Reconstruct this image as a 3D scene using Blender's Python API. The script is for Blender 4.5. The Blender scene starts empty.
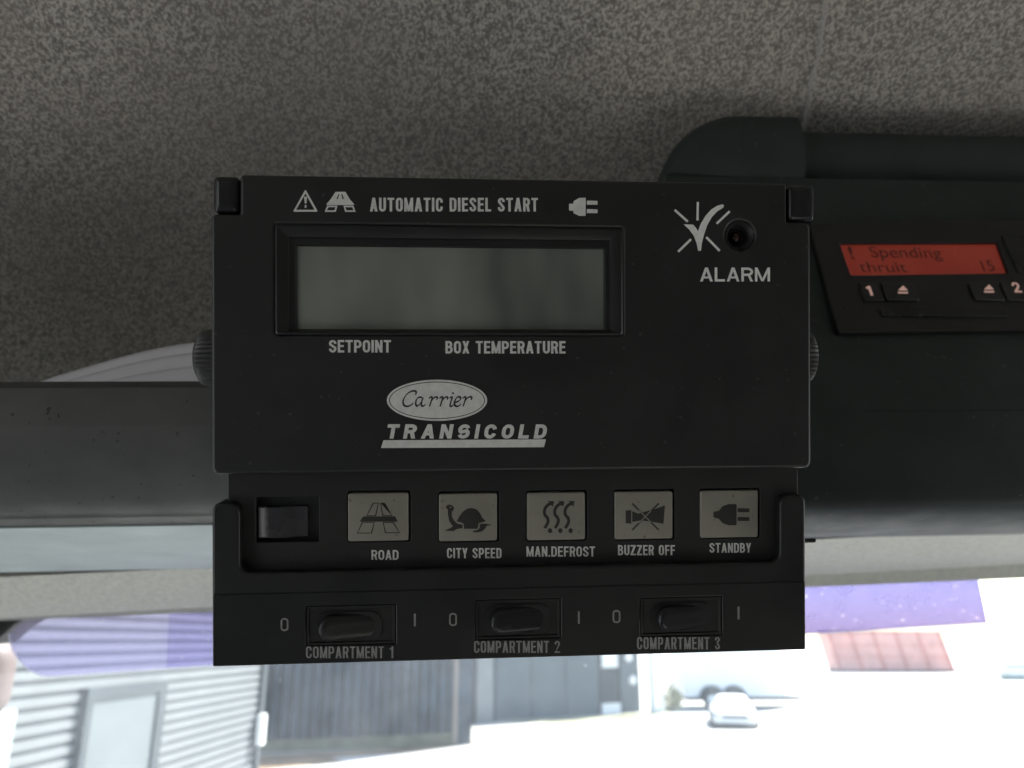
import bpy, bmesh, math, random, os
from mathutils import Vector, Matrix, noise
random.seed(7)
sc = bpy.context.scene
COL = sc.collection
R = math.radians

# ------------------------------------------------------------------ camera
F_PX = 800.0                         # focal length in pixels of a 1024 wide frame
PITCH = math.atan(256 / F_PX)        # horizon lies 256 px under the middle
cam_d = bpy.data.cameras.new('camera'); cam = bpy.data.objects.new('camera', cam_d); COL.objects.link(cam)
cam_d.sensor_width = 36; cam_d.lens = 36 * F_PX / 1024
cam_d.clip_start = 0.01; cam_d.clip_end = 3000
cam.location = (0, 0, 0); cam.rotation_euler = (R(90) + PITCH, 0, 0)
cam_d.dof.use_dof = True; cam_d.dof.focus_distance = 0.243; cam_d.dof.aperture_fstop = 15
sc.camera = cam

# ------------------------------------------------------------------ world, sun, exposure
SUN_EL, SUN_AZ = R(48), R(40)        # azimuth measured from +Y towards +X
w = bpy.data.worlds.new('World'); sc.world = w; w.use_nodes = True
wn = w.node_tree.nodes; wl = w.node_tree.links
bg = wn['Background']; sky = wn.new('ShaderNodeTexSky'); sky.sky_type = 'NISHITA'; sky.sun_disc = False
sky.sun_elevation = SUN_EL; sky.sun_rotation = SUN_AZ; sky.dust_density = 1.2
wl.new(sky.outputs[0], bg.inputs[0]); bg.inputs[1].default_value = 0.15
sd = bpy.data.lights.new('sun', 'SUN'); sd.energy = 5.0; sd.angle = R(0.5); sd.color = (1, 0.955, 0.89)
sun = bpy.data.objects.new('sun', sd); COL.objects.link(sun)
sdir = Vector((math.sin(SUN_AZ) * math.cos(SUN_EL), math.cos(SUN_AZ) * math.cos(SUN_EL), math.sin(SUN_EL)))
sun.rotation_euler = sdir.to_track_quat('Z', 'Y').to_euler()
sc.view_settings.view_transform = 'Standard'; sc.view_settings.look = 'None'
sc.view_settings.exposure = 1.68; sc.view_settings.gamma = 1
sc.cycles.use_denoising = True
sc.cycles.max_bounces = 10; sc.cycles.diffuse_bounces = 6; sc.cycles.transparent_max_bounces = 16
sc.cycles.caustics_reflective = False; sc.cycles.caustics_refractive = False
sc.cycles.sample_clamp_indirect = 6

# ------------------------------------------------------------------ materials
def new_mat(name):
    m = bpy.data.materials.new(name); m.use_nodes = True
    return m, m.node_tree.nodes, m.node_tree.links, m.node_tree.nodes['Principled BSDF']
def coords(n, l, scale=(1, 1, 1), rot=(0, 0, 0)):
    tc = n.new('ShaderNodeTexCoord'); mp = n.new('ShaderNodeMapping')
    mp.inputs['Scale'].default_value = scale; mp.inputs['Rotation'].default_value = rot
    l.new(tc.outputs['Object'], mp.inputs[0]); return mp.outputs[0]
def tex(n, l, vec, scale, detail=3, rough=0.6):
    t = n.new('ShaderNodeTexNoise'); t.inputs['Scale'].default_value = scale
    t.inputs['Detail'].default_value = detail; t.inputs['Roughness'].default_value = rough
    l.new(vec, t.inputs['Vector']); return t.outputs[0]
def ramp(n, l, fac, stops):
    r = n.new('ShaderNodeValToRGB'); l.new(fac, r.inputs[0])
    e = r.color_ramp.elements
    while len(e) < len(stops): e.new(0.5)
    for k, (p, c) in enumerate(stops):
        e[k].position = p; e[k].color = (c, c, c, 1) if isinstance(c, (int, float)) else (*c, 1)
    return r.outputs[0]
def mixc(n, l, fac, a, b):
    m = n.new('ShaderNodeMix'); m.data_type = 'RGBA'
    if isinstance(fac, float): m.inputs[0].default_value = fac
    else: l.new(fac, m.inputs[0])
    for k, v in ((6, a), (7, b)):
        if isinstance(v, tuple): m.inputs[k].default_value = (*v, 1)
        else: l.new(v, m.inputs[k])
    return m.outputs[2]
def bump(n, l, h, p, strength, dist):
    b = n.new('ShaderNodeBump'); b.inputs['Strength'].default_value = strength; b.inputs['Distance'].default_value = dist
    l.new(h, b.inputs['Height']); l.new(b.outputs[0], p.inputs['Normal'])
def mat(name, col, rough=0.6, var=0.15, vs=60, grain=None, gd=0.0001, gs=0.3, spec=0.5, metal=0.0):
    """plain surface: a little tonal variation, dirt in the gloss, fine grain as bump"""
    m, n, l, p = new_mat(name)
    v = coords(n, l)
    f = tex(n, l, v, vs, 4)
    f2 = ramp(n, l, f, [(0.3, 0.0), (0.7, 1.0)])
    a = tuple(c * (1 - var) for c in col); b = tuple(min(1, c * (1 + var)) for c in col)
    l.new(mixc(n, l, f2, a, b), p.inputs['Base Color'])
    l.new(ramp(n, l, tex(n, l, v, vs * 2.3, 3), [(0.3, max(0.05, rough - 0.07)), (0.7, min(1, rough + 0.07))]), p.inputs['Roughness'])
    p.inputs['Specular IOR Level'].default_value = spec; p.inputs['Metallic'].default_value = metal
    if grain: bump(n, l, tex(n, l, v, grain, 2), p, gs, gd)
    return m
def plastic(name, col, rough, dust=0.02, grain=2600, spec=0.35, gs=0.5):
    """moulded plastic with fine grain and specks of dust"""
    m, n, l, p = new_mat(name); v = coords(n, l)
    base = mixc(n, l, ramp(n, l, tex(n, l, v, 35, 4), [(0.35, 0.0), (0.7, 1.0)]), col, tuple(c * 1.25 + 0.002 for c in col))
    sp = ramp(n, l, tex(n, l, v, 900, 1), [(0.74, 0.0), (0.80, 1.0)])
    big = ramp(n, l, tex(n, l, v, 60, 3), [(0.52, 0.0), (0.72, dust * 10)])
    mm = n.new('ShaderNodeMath'); mm.operation = 'MULTIPLY'; l.new(sp, mm.inputs[0]); l.new(big, mm.inputs[1])
    l.new(mixc(n, l, mm.outputs[0], base, (0.25, 0.24, 0.22)), p.inputs['Base Color'])
    l.new(ramp(n, l, tex(n, l, v, 45, 5), [(0.3, rough - 0.06), (0.7, rough + 0.1)]), p.inputs['Roughness'])
    p.inputs['Specular IOR Level'].default_value = spec
    if grain: bump(n, l, tex(n, l, v, grain, 2), p, gs, 0.00006)
    return m

M = {}
M['black'] = plastic('black_moulded_plastic', (0.0140, 0.0142, 0.0140), 0.38, spec=0.5)
M['panel'] = plastic('charcoal_panel_plastic', (0.0165, 0.0165, 0.016), 0.50)
M['housing'] = plastic('black_switch_housing_plastic', (0.0095, 0.0095, 0.0095), 0.36, spec=0.5)
M['gloss'] = plastic('glossy_black_plastic', (0.016, 0.016, 0.018), 0.22, grain=None)
M['dark_fill'] = mat('near_black_fill', (0.006, 0.006, 0.006), 0.6)
M['knob'] = mat('knurled_black_knob', (0.05, 0.05, 0.05), 0.38)
M['console'] = plastic('dark_grey_green_console_plastic', (0.028, 0.036, 0.035), 0.62, grain=1500)
M['console_left'] = plastic('grey_console_plastic', (0.066, 0.068, 0.064), 0.55, grain=1500)
M['print'] = mat('pale_grey_print', (0.66, 0.66, 0.63), 0.6, 0.1, 500)
M['print_bright'] = mat('off_white_print', (0.78, 0.78, 0.75), 0.6, 0.08, 500)
M['print_dim'] = mat('worn_grey_print', (0.27, 0.27, 0.26), 0.6, 0.2, 900)
M['ink'] = mat('black_ink', (0.022, 0.022, 0.02), 0.55)
M['key'] = mat('beige_grey_key_plastic', (0.255, 0.243, 0.205), 0.45, 0.07, 120, 2500, 0.00003)
M['cream'] = mat('cream_trim', (0.84, 0.84, 0.76), 0.85, 0.12, 300, 1400, 0.0004, 0.7)
M['seal'] = mat('grey_seal', (0.50, 0.51, 0.46), 0.8, 0.1, 200)
M['rubber'] = mat('black_rubber', (0.01, 0.01, 0.01), 0.8)
M['lining'] = mat('cab_lining', (0.60, 0.59, 0.56), 0.9, 0.1, 8)
M['dash'] = mat('dashboard', (0.55, 0.55, 0.52), 0.8, 0.1, 8)  # unseen dashboard, colour raised to bounce sunlight upward

def flecks(m, scale=170, lo=.715, hi=.74, c=(.012, .012, .012)):
    n, l = m.node_tree.nodes, m.node_tree.links; p = n['Principled BSDF']; src = p.inputs['Base Color'].links[0].from_socket
    f = ramp(n, l, tex(n, l, coords(n, l), scale, 1), [(lo, 0.0), (hi, .8)]); l.new(mixc(n, l, f, src, c), p.inputs['Base Color'])
flecks(M['console_left'], 360, .725, .75); flecks(M['cream'], 330, .75, .78, (.4, .39, .34)); flecks(M['black'], 420, .745, .76, (.07, .07, .065)); flecks(M['console'], 300, .74, .76, (.09, .09, .085))
flecks(M['key'], 500, .70, .76, (.12, .11, .08))
def lcd_mat():
    m, n, l, p = new_mat('grey_green_lcd'); v = coords(n, l)
    g = mixc(n, l, ramp(n, l, tex(n, l, coords(n, l, (1, 0.35, 1)), 38, 2), [(0.35, 0.0), (0.65, 1.0)]), (0.10, 0.112, 0.098), (0.215, 0.228, 0.200))  # soft vertical reflections painted into the base colour
    l.new(g, p.inputs['Base Color']); p.inputs['Roughness'].default_value = 0.16; p.inputs['Specular IOR Level'].default_value = 0.5
    l.new(ramp(n, l, tex(n, l, v, 90, 5), [(0.35, 0.10), (0.75, 0.26)]), p.inputs['Roughness'])
    return m
M['lcd'] = lcd_mat()
def red_mat():
    m, n, l, p = new_mat('red_backlit_display'); v = coords(n, l)
    c = mixc(n, l, ramp(n, l, tex(n, l, v, 30, 2), [(0.3, 0.0), (0.7, 1.0)]), (0.19, 0.022, 0.013), (0.24, 0.032, 0.018))
    l.new(c, p.inputs['Base Color']); l.new(c, p.inputs['Emission Color']); p.inputs['Emission Strength'].default_value = 0.15
    p.inputs['Roughness'].default_value = 0.3
    return m
M['red_lcd'] = red_mat()
M['red_ink'] = mat('dark_red_segments', (0.11, 0.017, 0.012), 0.5)
def glow(name, c, s):
    m, n, l, p = new_mat(name); p.inputs['Base Color'].default_value = (*c, 1)
    p.inputs['Emission Color'].default_value = (*c, 1); p.inputs['Emission Strength'].default_value = s
    return m
M['symbol'] = glow('backlit_pink_symbol', (0.80, 0.50, 0.42), 0.09)

def fabric():
    m, n, l, p = new_mat('speckled_headliner_fabric'); v = coords(n, l)
    vd = coords(n, l, (1, 1, 1))
    # worm like dark fibre marks a couple of millimetres long over a light knit
    a = tex(n, l, coords(n, l, (1.5, 1.0, 1.0), (0.0, 0.0, 0.5)) if False else coords(n, l, (1.35, .95, 1.1), (0.5, 0.3, 0.6)), 500, 2.8, 0.55)
    b = tex(n, l, v, 260, 2, 0.5)
    add = n.new('ShaderNodeMath'); add.operation = 'MULTIPLY_ADD'; l.new(b, add.inputs[0]); add.inputs[1].default_value = 0.35; l.new(a, add.inputs[2])
    blot = ramp(n, l, add.outputs[0], [(0.57, 0.0), (0.66, 0.35), (0.75, 1.0)])
    dark, light = (0.32, 0.308, 0.278), (0.80, 0.77, 0.705)
    c = mixc(n, l, blot, dark, light)
    wv = n.new('ShaderNodeTexVoronoi'); wv.inputs['Scale'].default_value = 900; l.new(vd, wv.inputs['Vector'])
    k = ramp(n, l, wv.outputs['Distance'], [(0.1, 1.0), (0.75, 0.62)])
    mul = n.new('ShaderNodeMix'); mul.data_type = 'RGBA'; mul.blend_type = 'MULTIPLY'; mul.inputs[0].default_value = 1
    l.new(c, mul.inputs[6]); l.new(k, mul.inputs[7])
    st = ramp(n, l, tex(n, l, v, 9, 3), [(0.35, 0.0), (0.7, 0.5)])
    l.new(mixc(n, l, st, mul.outputs[2], (0.36, 0.335, 0.30)), p.inputs['Base Color'])
    p.inputs['Roughness'].default_value = 0.95; p.inputs['Specular IOR Level'].default_value = 0.1
    bump(n, l, wv.outputs['Distance'], p, 0.5, 0.0006)
    return m
M['fabric'] = fabric()

def sheet_glass():
    m, n, l, p = new_mat('dusty_windscreen_glass'); v = coords(n, l)
    out = n['Material Output']; n.remove(p)
    tr = n.new('ShaderNodeBsdfTransparent'); tr.inputs[0].default_value = (0.955, 0.975, 0.965, 1)
    gl = n.new('ShaderNodeBsdfGlossy'); gl.inputs['Roughness'].default_value = 0.02
    fr = n.new('ShaderNodeFresnel'); fr.inputs[0].default_value = 1.3
    ms = n.new('ShaderNodeMixShader'); l.new(fr.outputs[0], ms.inputs[0]); l.new(tr.outputs[0], ms.inputs[1]); l.new(gl.outputs[0], ms.inputs[2])
    tl = n.new('ShaderNodeBsdfTranslucent'); tl.inputs[0].default_value = (0.9, 0.95, 1.0, 1)
    d = ramp(n, l, tex(n, l, coords(n, l, (1, 1, 0.5)), 9, 6, 0.7), [(0.3, 0.015), (0.75, 0.055)])
    sp = ramp(n, l, tex(n, l, v, 170, 2), [(0.70, 0.0), (0.78, 0.12)])
    ad = n.new('ShaderNodeMath'); ad.operation = 'ADD'; l.new(d, ad.inputs[0]); l.new(sp, ad.inputs[1])
    m2 = n.new('ShaderNodeMixShader'); l.new(ad.outputs[0], m2.inputs[0]); l.new(ms.outputs[0], m2.inputs[1]); l.new(tl.outputs[0], m2.inputs[2])
    l.new(m2.outputs[0], out.inputs[0]); return m
M['glass'] = sheet_glass()
def film(name, c, body, f0=.10, f1=.22):
    m, n, l, p = new_mat(name); v = coords(n, l)
    out = n['Material Output']; n.remove(p)
    tr = n.new('ShaderNodeBsdfTransparent'); tr.inputs[0].default_value = (*c, 1)
    tl = n.new('ShaderNodeBsdfTranslucent'); tl.inputs[0].default_value = (*body, 1)
    gl = n.new('ShaderNodeBsdfGlossy'); gl.inputs['Roughness'].default_value = 0.15
    f = ramp(n, l, tex(n, l, v, 60, 5, 0.7), [(0.3, f0), (0.75, f1)])
    m1 = n.new('ShaderNodeMixShader'); l.new(f, m1.inputs[0]); l.new(tr.outputs[0], m1.inputs[1]); l.new(tl.outputs[0], m1.inputs[2])
    # worn clear flecks
    clr = n.new('ShaderNodeBsdfTransparent')
    sp = ramp(n, l, tex(n, l, v, 190, 1), [(0.70, 0.0), (0.77, 0.45)])
    m2 = n.new('ShaderNodeMixShader'); l.new(sp, m2.inputs[0]); l.new(m1.outputs[0], m2.inputs[1]); l.new(clr.outputs[0], m2.inputs[2])
    l.new(m2.outputs[0], out.inputs[0]); return m
M['violet'] = film('violet_tinted_sheet', (0.84, 0.81, 0.945), (0.80, 0.77, 0.97))
M['violet_deep'] = film('deeper_violet_tinted_sheet', (0.745, 0.705, 0.90), (0.74, 0.70, 0.95))
M['clear_edge'] = film('polished_clear_edge', (1, 1, 1), (.97, .97, 1), .25, .35)
M['violet_sky'] = film('dense_violet_tinted_sheet', (0.44, 0.42, 0.66), (0.70, 0.66, 0.95))  # same strip; colour deepened to offset the blown-out sky behind it

# ------------------------------------------------------------------ mesh helpers
def link(name, me, m, parent=None):
    o = bpy.data.objects.new(name, me); COL.objects.link(o)
    if m is not None:
        me.materials.clear(); me.materials.append(m)
    if parent is not None: o.parent = parent
    return o
def tag(o, label=None, cat=None, group=None, kind=None):
    if label: o['label'] = label
    if cat: o['category'] = cat
    if group: o['group'] = group
    if kind: o['kind'] = kind
    return o
def empty(name, label, cat, mw=None, group=None):
    o = bpy.data.objects.new(name, None); COL.objects.link(o); o.empty_display_size = 0.02
    if mw is not None: o.matrix_world = mw
    return tag(o, label, cat, group)
def smooth(me, ang=35):
    me.polygons.foreach_set('use_smooth', [True] * len(me.polygons))
    me.set_sharp_from_angle(angle=R(ang))
def bm_mesh(bm, name, sm=35):
    bmesh.ops.recalc_face_normals(bm, faces=bm.faces)
    me = bpy.data.meshes.new(name); bm.to_mesh(me); bm.free()
    if sm: smooth(me, sm)
    return me
def rrect(x0, x1, y0, y1, r, seg=6):
    pts = []
    r = min(r, (x1 - x0) / 2 - 1e-4, (y1 - y0) / 2 - 1e-4)
    for cx, cy, a0 in ((x1 - r, y1 - r, 0), (x0 + r, y1 - r, 90), (x0 + r, y0 + r, 180), (x1 - r, y0 + r, 270)):
        for k in range(seg + 1):
            a = R(a0 + 90 * k / seg); pts.append((cx + r * math.cos(a), cy + r * math.sin(a)))
    return pts
def rrect_rings(x0, x1, y0, y1, r, rings, seg=6, cap_first=True, cap_last=True, ang=0, dx=0):
    """loft of rounded rectangles; rings = [(inset, z)]; in mm, gives metres"""
    bm = bmesh.new(); vs = []
    for ins, z in rings:
        vs.append([bm.verts.new((x * .001, y * .001, z * .001)) for x, y in rrect(x0 + ins, x1 - ins, y0 + ins, y1 - ins, max(r - ins, 0.05), seg)])
    n = len(vs[0])
    for a, b in zip(vs, vs[1:]):
        for k in range(n): bm.faces.new((a[k], a[(k + 1) % n], b[(k + 1) % n], b[k]))
    if cap_first: bm.faces.new(vs[0][::-1])
    if cap_last: bm.faces.new(vs[-1])
    return bm
def curve_plate(name, loops, z0, z1, bev, m, parent=None, res=2, unit=0.001, sm=40):
    """solid plate from closed 2D outlines (later ones are holes), mm; bevelled on its edges"""
    cu = bpy.data.curves.new('tmp', 'CURVE'); cu.dimensions = '2D'; cu.fill_mode = 'BOTH'
    for lp in loops:
        s = cu.splines.new('POLY'); s.points.add(len(lp) - 1); s.use_cyclic_u = True
        for k, (x, y) in enumerate(lp): s.points[k].co = (x * unit, y * unit, 0, 1)
    cu.extrude = max((z1 - z0) / 2 - bev, 1e-6) * unit
    cu.bevel_depth = bev * unit; cu.bevel_resolution = res; cu.offset = -bev * unit
    ob = bpy.data.objects.new('tmp', cu); COL.objects.link(ob)
    dg = bpy.context.evaluated_depsgraph_get(); me = bpy.data.meshes.new_from_object(ob.evaluated_get(dg))
    bpy.data.objects.remove(ob); bpy.data.curves.remove(cu)
    for v in me.vertices: v.co.z += (z0 + z1) / 2 * unit
    if sm: smooth(me, sm)
    return link(name, me, m, parent)
_font = None
try:
    _p = os.path.join(bpy.utils.system_resource('DATAFILES'), 'fonts', 'Inter.woff2')
    if os.path.exists(_p): _font = bpy.data.fonts.load(_p)
except Exception: _font = None
def text_mesh(s, bold=0.0, spacing=1.0, word=1.0, builtin=False):
    cu = bpy.data.curves.new('tmp', 'FONT'); cu.body = s; cu.size = 1; cu.offset = bold; cu.space_character = spacing; cu.space_word = word
    if _font and not builtin: cu.font = _font
    cu.extrude = 0.01; cu.resolution_u = 4
    ob = bpy.data.objects.new('tmp', cu); COL.objects.link(ob)
    dg = bpy.context.evaluated_depsgraph_get(); me = bpy.data.meshes.new_from_object(ob.evaluated_get(dg))
    bpy.data.objects.remove(ob); bpy.data.curves.remove(cu)
    return me

class Frame:
    """a flat frame of reference: origin O, unit axes X, V and N (N faces the viewer), metres, world"""
    def __init__(s, O, X, V):
        s.O = O; s.X = X.normalized(); s.V = (V - V.dot(s.X) * s.X).normalized(); s.N = s.X.cross(s.V)
    def matrix(s):
        m = Matrix((s.X, s.V, s.N)).transposed().to_4x4(); m.translation = s.O; return m
    def uv(s, px, py, h=0.0):
        """where the sight line through a photo point meets the plane h mm in front of this frame -> mm"""
        d = ray(px, py); P = s.O + s.N * h * .001
        t = P.dot(s.N) / d.dot(s.N); q = d * t - s.O
        return (q.dot(s.X) * 1000, q.dot(s.V) * 1000)
    def rect(s, x0, y0, x1, y1, h=0.0):
        c = [s.uv(x0, y0, h), s.uv(x1, y0, h), s.uv(x0, y1, h), s.uv(x1, y1, h)]
        return ((c[0][0] + c[2][0]) / 2, (c[1][0] + c[3][0]) / 2, (c[2][1] + c[3][1]) / 2, (c[0][1] + c[1][1]) / 2)  # xl,xr,yb,yt
CR = Vector((1, 0, 0)); CF = Vector((0, math.cos(PITCH), math.sin(PITCH))); CU = Vector((0, -math.sin(PITCH), math.cos(PITCH)))
def ray(px, py): return CR * ((px - 512) / F_PX) + CU * ((384 - py) / F_PX) + CF
def camv(x, y, z): return CR * x + CU * y + CF * z

DEV = Frame(CF * 0.24, camv(10560, 30, 800), camv(0, 1, 0))

# ------------------------------------------------------------------ the cab's own frame (a little turned from the camera)
RX = DEV.X.copy(); FY = (Vector((0, 1, 0)) - RX * RX.y).normalized(); UZ = RX.cross(FY).normalized()
CAB = Matrix((RX, FY, UZ)).transposed().to_4x4()
def cabp(px, py, b):
    """cab coordinates (a right, b forward, c up) of the sight line through a photo point at forward distance b"""
    d = ray(px, py); k = b / d.dot(FY); return Vector((d.dot(RX) * k, b, d.dot(UZ) * k))
def cab_obj(name, me, m, parent=None):
    o = link(name, me, m, parent)
    if parent is None: o.matrix_world = CAB
    return o
def prism(points, a0, a1, closed=True, n=1):
    """profile of (b, c) points run along a"""
    bm = bmesh.new(); rows = []
    for k in range(n + 1):
        a = a0 + (a1 - a0) * k / n
        rows.append([bm.verts.new((a, b, c)) for b, c in points])
    m_ = len(points)
    for r0, r1 in zip(rows, rows[1:]):
        for k in range(m_ if closed else m_ - 1): bm.faces.new((r0[k], r0[(k + 1) % m_], r1[(k + 1) % m_], r1[k]))
    if closed: bm.faces.new(rows[0]); bm.faces.new(rows[-1][::-1])
    return bm
def catmull(pts, n=8):
    out = []; P = [pts[0]] + list(pts) + [pts[-1]]
    for i in range(1, len(P) - 2):
        p0, p1, p2, p3 = [Vector(q) for q in P[i - 1:i + 3]]
        for k in range(n):
            t = k / n
            out.append(0.5 * ((2 * p1) + (p2 - p0) * t + (2 * p0 - 5 * p1 + 4 * p2 - p3) * t * t + (3 * p1 - p0 - 3 * p2 + p3) * t ** 3))
    out.append(Vector(pts[-1])); return [tuple(q) for q in out]
def box_bm(bm, x0, x1, y0, y1, z0, z1):
    v = [bm.verts.new(p) for p in ((x0, y0, z0), (x1, y0, z0), (x1, y1, z0), (x0, y1, z0), (x0, y0, z1), (x1, y0, z1), (x1, y1, z1), (x0, y1, z1))]
    for f in ((3, 2, 1, 0), (4, 5, 6, 7), (0, 1, 5, 4), (1, 2, 6, 5), (2, 3, 7, 6), (3, 0, 4, 7)): bm.faces.new([v[k] for k in f])

# ceiling: headliner that arches from overhead down behind the console
ceil_prof = catmull([(-1.05, .36), (-.4, .36), (-.05, .345), (.2, .312), (.32, .285), (.43, .25), (.53, .20), (.60, .135), (.64, .078)], 8)
def seam_x(b): return sm1 + (sm0 - sm1) * (sb1 - b) / (sb1 - sb0)
sb0, sb1 = .300, .375; sm0 = cabp(826, 0, sb0).x; sm1 = cabp(800, 112, sb1).x
cols = sorted(set([round(-1.15 + .025 * k, 4) for k in range(93)] + [round(.04 + .0014 * k, 4) for k in range(150)]))
bm = bmesh.new(); rows = [[bm.verts.new((a, b, c)) for b, c in ceil_prof] for a in cols]
for r0, r1 in zip(rows, rows[1:]):
    for k in range(len(ceil_prof) - 1): bm.faces.new((r0[k], r0[k + 1], r1[k + 1], r1[k]))
for v in bm.verts:
    if v.co.y > -0.2:
        q = v.co * 5
        v.co += Vector((0, -0.4, -1)).normalized() * 0.008 * noise.noise(q)
        # a pulled seam of fabric to the right of the middle
        s = v.co.x - seam_x(v.co.y) + .003 * noise.noise(v.co * 40)
        v.co.z += -0.0022 * math.exp(-(s / 0.0026) ** 2) + 0.003 * math.exp(-(s / 0.012) ** 2)
o = cab_obj('ceiling', bm_mesh(bm, 'ceiling', 60), M['fabric']); tag(o, kind='structure')
def tube(pts, rad, name, m, parent, seg=8):
    cu = bpy.data.curves.new('tmp', 'CURVE'); cu.dimensions = '3D'; s = cu.splines.new('POLY'); s.points.add(len(pts) - 1)
    for k, p in enumerate(pts): s.points[k].co = (*p, 1)
    cu.bevel_depth = rad; cu.bevel_resolution = 2; cu.use_fill_caps = True
    ob = bpy.data.objects.new('tmp', cu); COL.objects.link(ob)
    dg = bpy.context.evaluated_depsgraph_get(); me = bpy.data.meshes.new_from_object(ob.evaluated_get(dg))
    bpy.data.objects.remove(ob); bpy.data.curves.remove(cu); smooth(me, 60); return link(name, me, m, parent)
M['seam'] = mat('pale_fuzzy_seam_thread', (.50, .495, .47), .95, .25, 700, 900, .001, .8)
sp_ = []
for (b, c), (b2, c2) in zip(ceil_prof, ceil_prof[1:]):
    for t in (0, .25, .5, .75):
        bb = b + (b2 - b) * t
        if .12 < bb < .46: sp_.append((seam_x(bb) + .0022 * noise.noise(Vector((bb * 45, 1, 0))), bb, c + (c2 - c) * t + .0002))
tube(sp_, .0017, 'seam', M['seam'], o)
# rest of the cab, unseen: added and its side windows sized to light the interior
bm = bmesh.new(); box_bm(bm, -1.2, 1.2, -1.09, -1.05, -1.4, .40)
def reflection_bands():
    m, n, l, p = new_mat('banded_grey_back_wall'); v = coords(n, l, (1, 1, .08))
    l.new(ramp(n, l, tex(n, l, v, 5, 3), [(.35, (.03, .03, .03)), (.65, (.26, .26, .25))]), p.inputs['Base Color']); p.inputs['Roughness'].default_value = .95  # light and dark bands added out of view for the screen to mirror
    return m
M['back'] = reflection_bands()
tag(cab_obj('back_wall', bm_mesh(bm, 'back_wall', 0), M['back']), kind='structure')
for nm, s, y0, y1 in (('wall_left', -1, -0.85, 0.62), ('wall_right', 1, -0.10, 0.62)):
    bm = bmesh.new(); xa, xb = (s * 1.2, s * 1.155) if s < 0 else (1.155, 1.2)
    box_bm(bm, xa, xb, -1.05, y0, -1.4, .40); box_bm(bm, xa, xb, y1, 0.72, -1.4, .40)
    box_bm(bm, xa, xb, y0, y1, -1.4, -0.95 if s < 0 else -.75); box_bm(bm, xa, xb, y0, y1, 0.30 if s < 0 else .2, .40)
    tag(cab_obj(nm, bm_mesh(bm, nm, 0), M['lining']), kind='structure')
bm = bmesh.new(); box_bm(bm, -1.2, 1.2, -1.05, 0.95, -1.46, -1.4)
tag(cab_obj('floor', bm_mesh(bm, 'floor', 0), M['lining']), kind='structure')
bm = prism([(0.45, -0.42), (0.80, -0.36), (0.80, -1.38), (0.45, -1.38)], -1.15, 1.15)
tag(cab_obj('dashboard', bm_mesh(bm, 'dashboard', 0), M['dash']), 'unseen dashboard top below the windscreen, pale to bounce sunlight up', 'dashboard')
bm = prism([(-1.1, .375), (0.68, .375), (0.68, .09), (0.70, .09), (0.70, .40), (-1.1, .40)], -1.2, 1.2)
tag(cab_obj('roof', bm_mesh(bm, 'roof', 0), M['lining']), kind='structure')

# ------------------------------------------------------------------ overhead console
def C(px, py, b): return (b, cabp(px, py, b).z)
con = empty('overhead_console', 'long dark grey overhead console running across behind the control unit', 'console', CAB)
XL = 100
pl = [C(XL, 381.5, .306), C(XL, 383, .302), C(XL, 388, .300), C(XL, 425, .302)]
pl += catmull([C(XL, 425, .302), C(XL, 440, .306), C(XL, 470, .318), C(XL, 500, .335), C(XL, 512, .345)], 4)[1:]
lip = C(XL, 516, .349)
pl += [(lip[0] + .0006, lip[1] + .0002), (lip[0] + .0014, lip[1] - .0002), (lip[0] + .003, lip[1] - .0006), (lip[0] + .006, lip[1] - .0008)]
pl += catmull([C(XL, 526, .362), C(XL, 545, .42), C(XL, 560, .48), C(XL, 569.5, .528)], 4)
pl += [(.533, pl[-1][1] + .02), (.44, pl[0][1] - .012), (.33, pl[0][1] - .003)]
HS = cabp(700, 250, .30).x
bm = prism(pl, -1.12, HS, True, 40)
link('left_housing', bm_mesh(bm, 'left_housing', 28), M['console_left'], con)
M['teal_grey'] = mat('pale_teal_grey_plastic', (.44, .53, .53), .55, .06, 20)
up = catmull([C(XL, 524.5, .362), C(XL, 546, .42), C(XL, 561, .48), C(XL, 568.5, .52)], 4)
link('underside_panel', bm_mesh(prism([(b, c - .0012) for b, c in up] + [(b, c + .0012) for b, c in up[::-1]], -1.1, HS - .01, True, 20), 'underside_panel', 28), M['teal_grey'], con)
XR = 920
b0 = .300; z_bot = cabp(XR, 500, b0).z; LEAN = R(77)
RF = Frame(RX * 0 + FY * b0 + UZ * z_bot, RX, FY * math.cos(LEAN) + UZ * math.sin(LEAN))
def on_face(t): return (b0 + t * math.cos(LEAN), z_bot + t * math.sin(LEAN))
t_top = RF.uv(920, 186)[1] * .001
pr = [on_face(t_top + .004), on_face(t_top), on_face(t_top * .5), on_face(.004)]
pr += catmull([on_face(.004), C(XR, 503, .3015), C(XR, 510, .305), C(XR, 517, .312), C(XR, 524, .324), C(XR, 530, .345), C(XR, 534, .38), C(XR, 536, .455)], 5)[1:]
pr += [(.462, pr[-1][1] + .02), (.50, t_top + .02), (.40, z_bot + t_top)]
bm = prism(pr, HS + .0002, 1.12, True, 30)
link('right_housing', bm_mesh(bm, 'right_housing', 28), M['console'], con)
# shallow mould line on the right housing
g = [RF.uv(866, 411), RF.uv(1200, 406.5)]
bm = bmesh.new(); box_bm(bm, g[0][0] * .001, g[1][0] * .001, (g[0][1] - .22) * .001, (g[0][1] + .22) * .001, -.0004, .0001)
me = bm_mesh(bm, 'mould_line', 0); me.transform(CAB.inverted() @ RF.matrix()); link('mould_line', me, M['dark_fill'], con)
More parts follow.
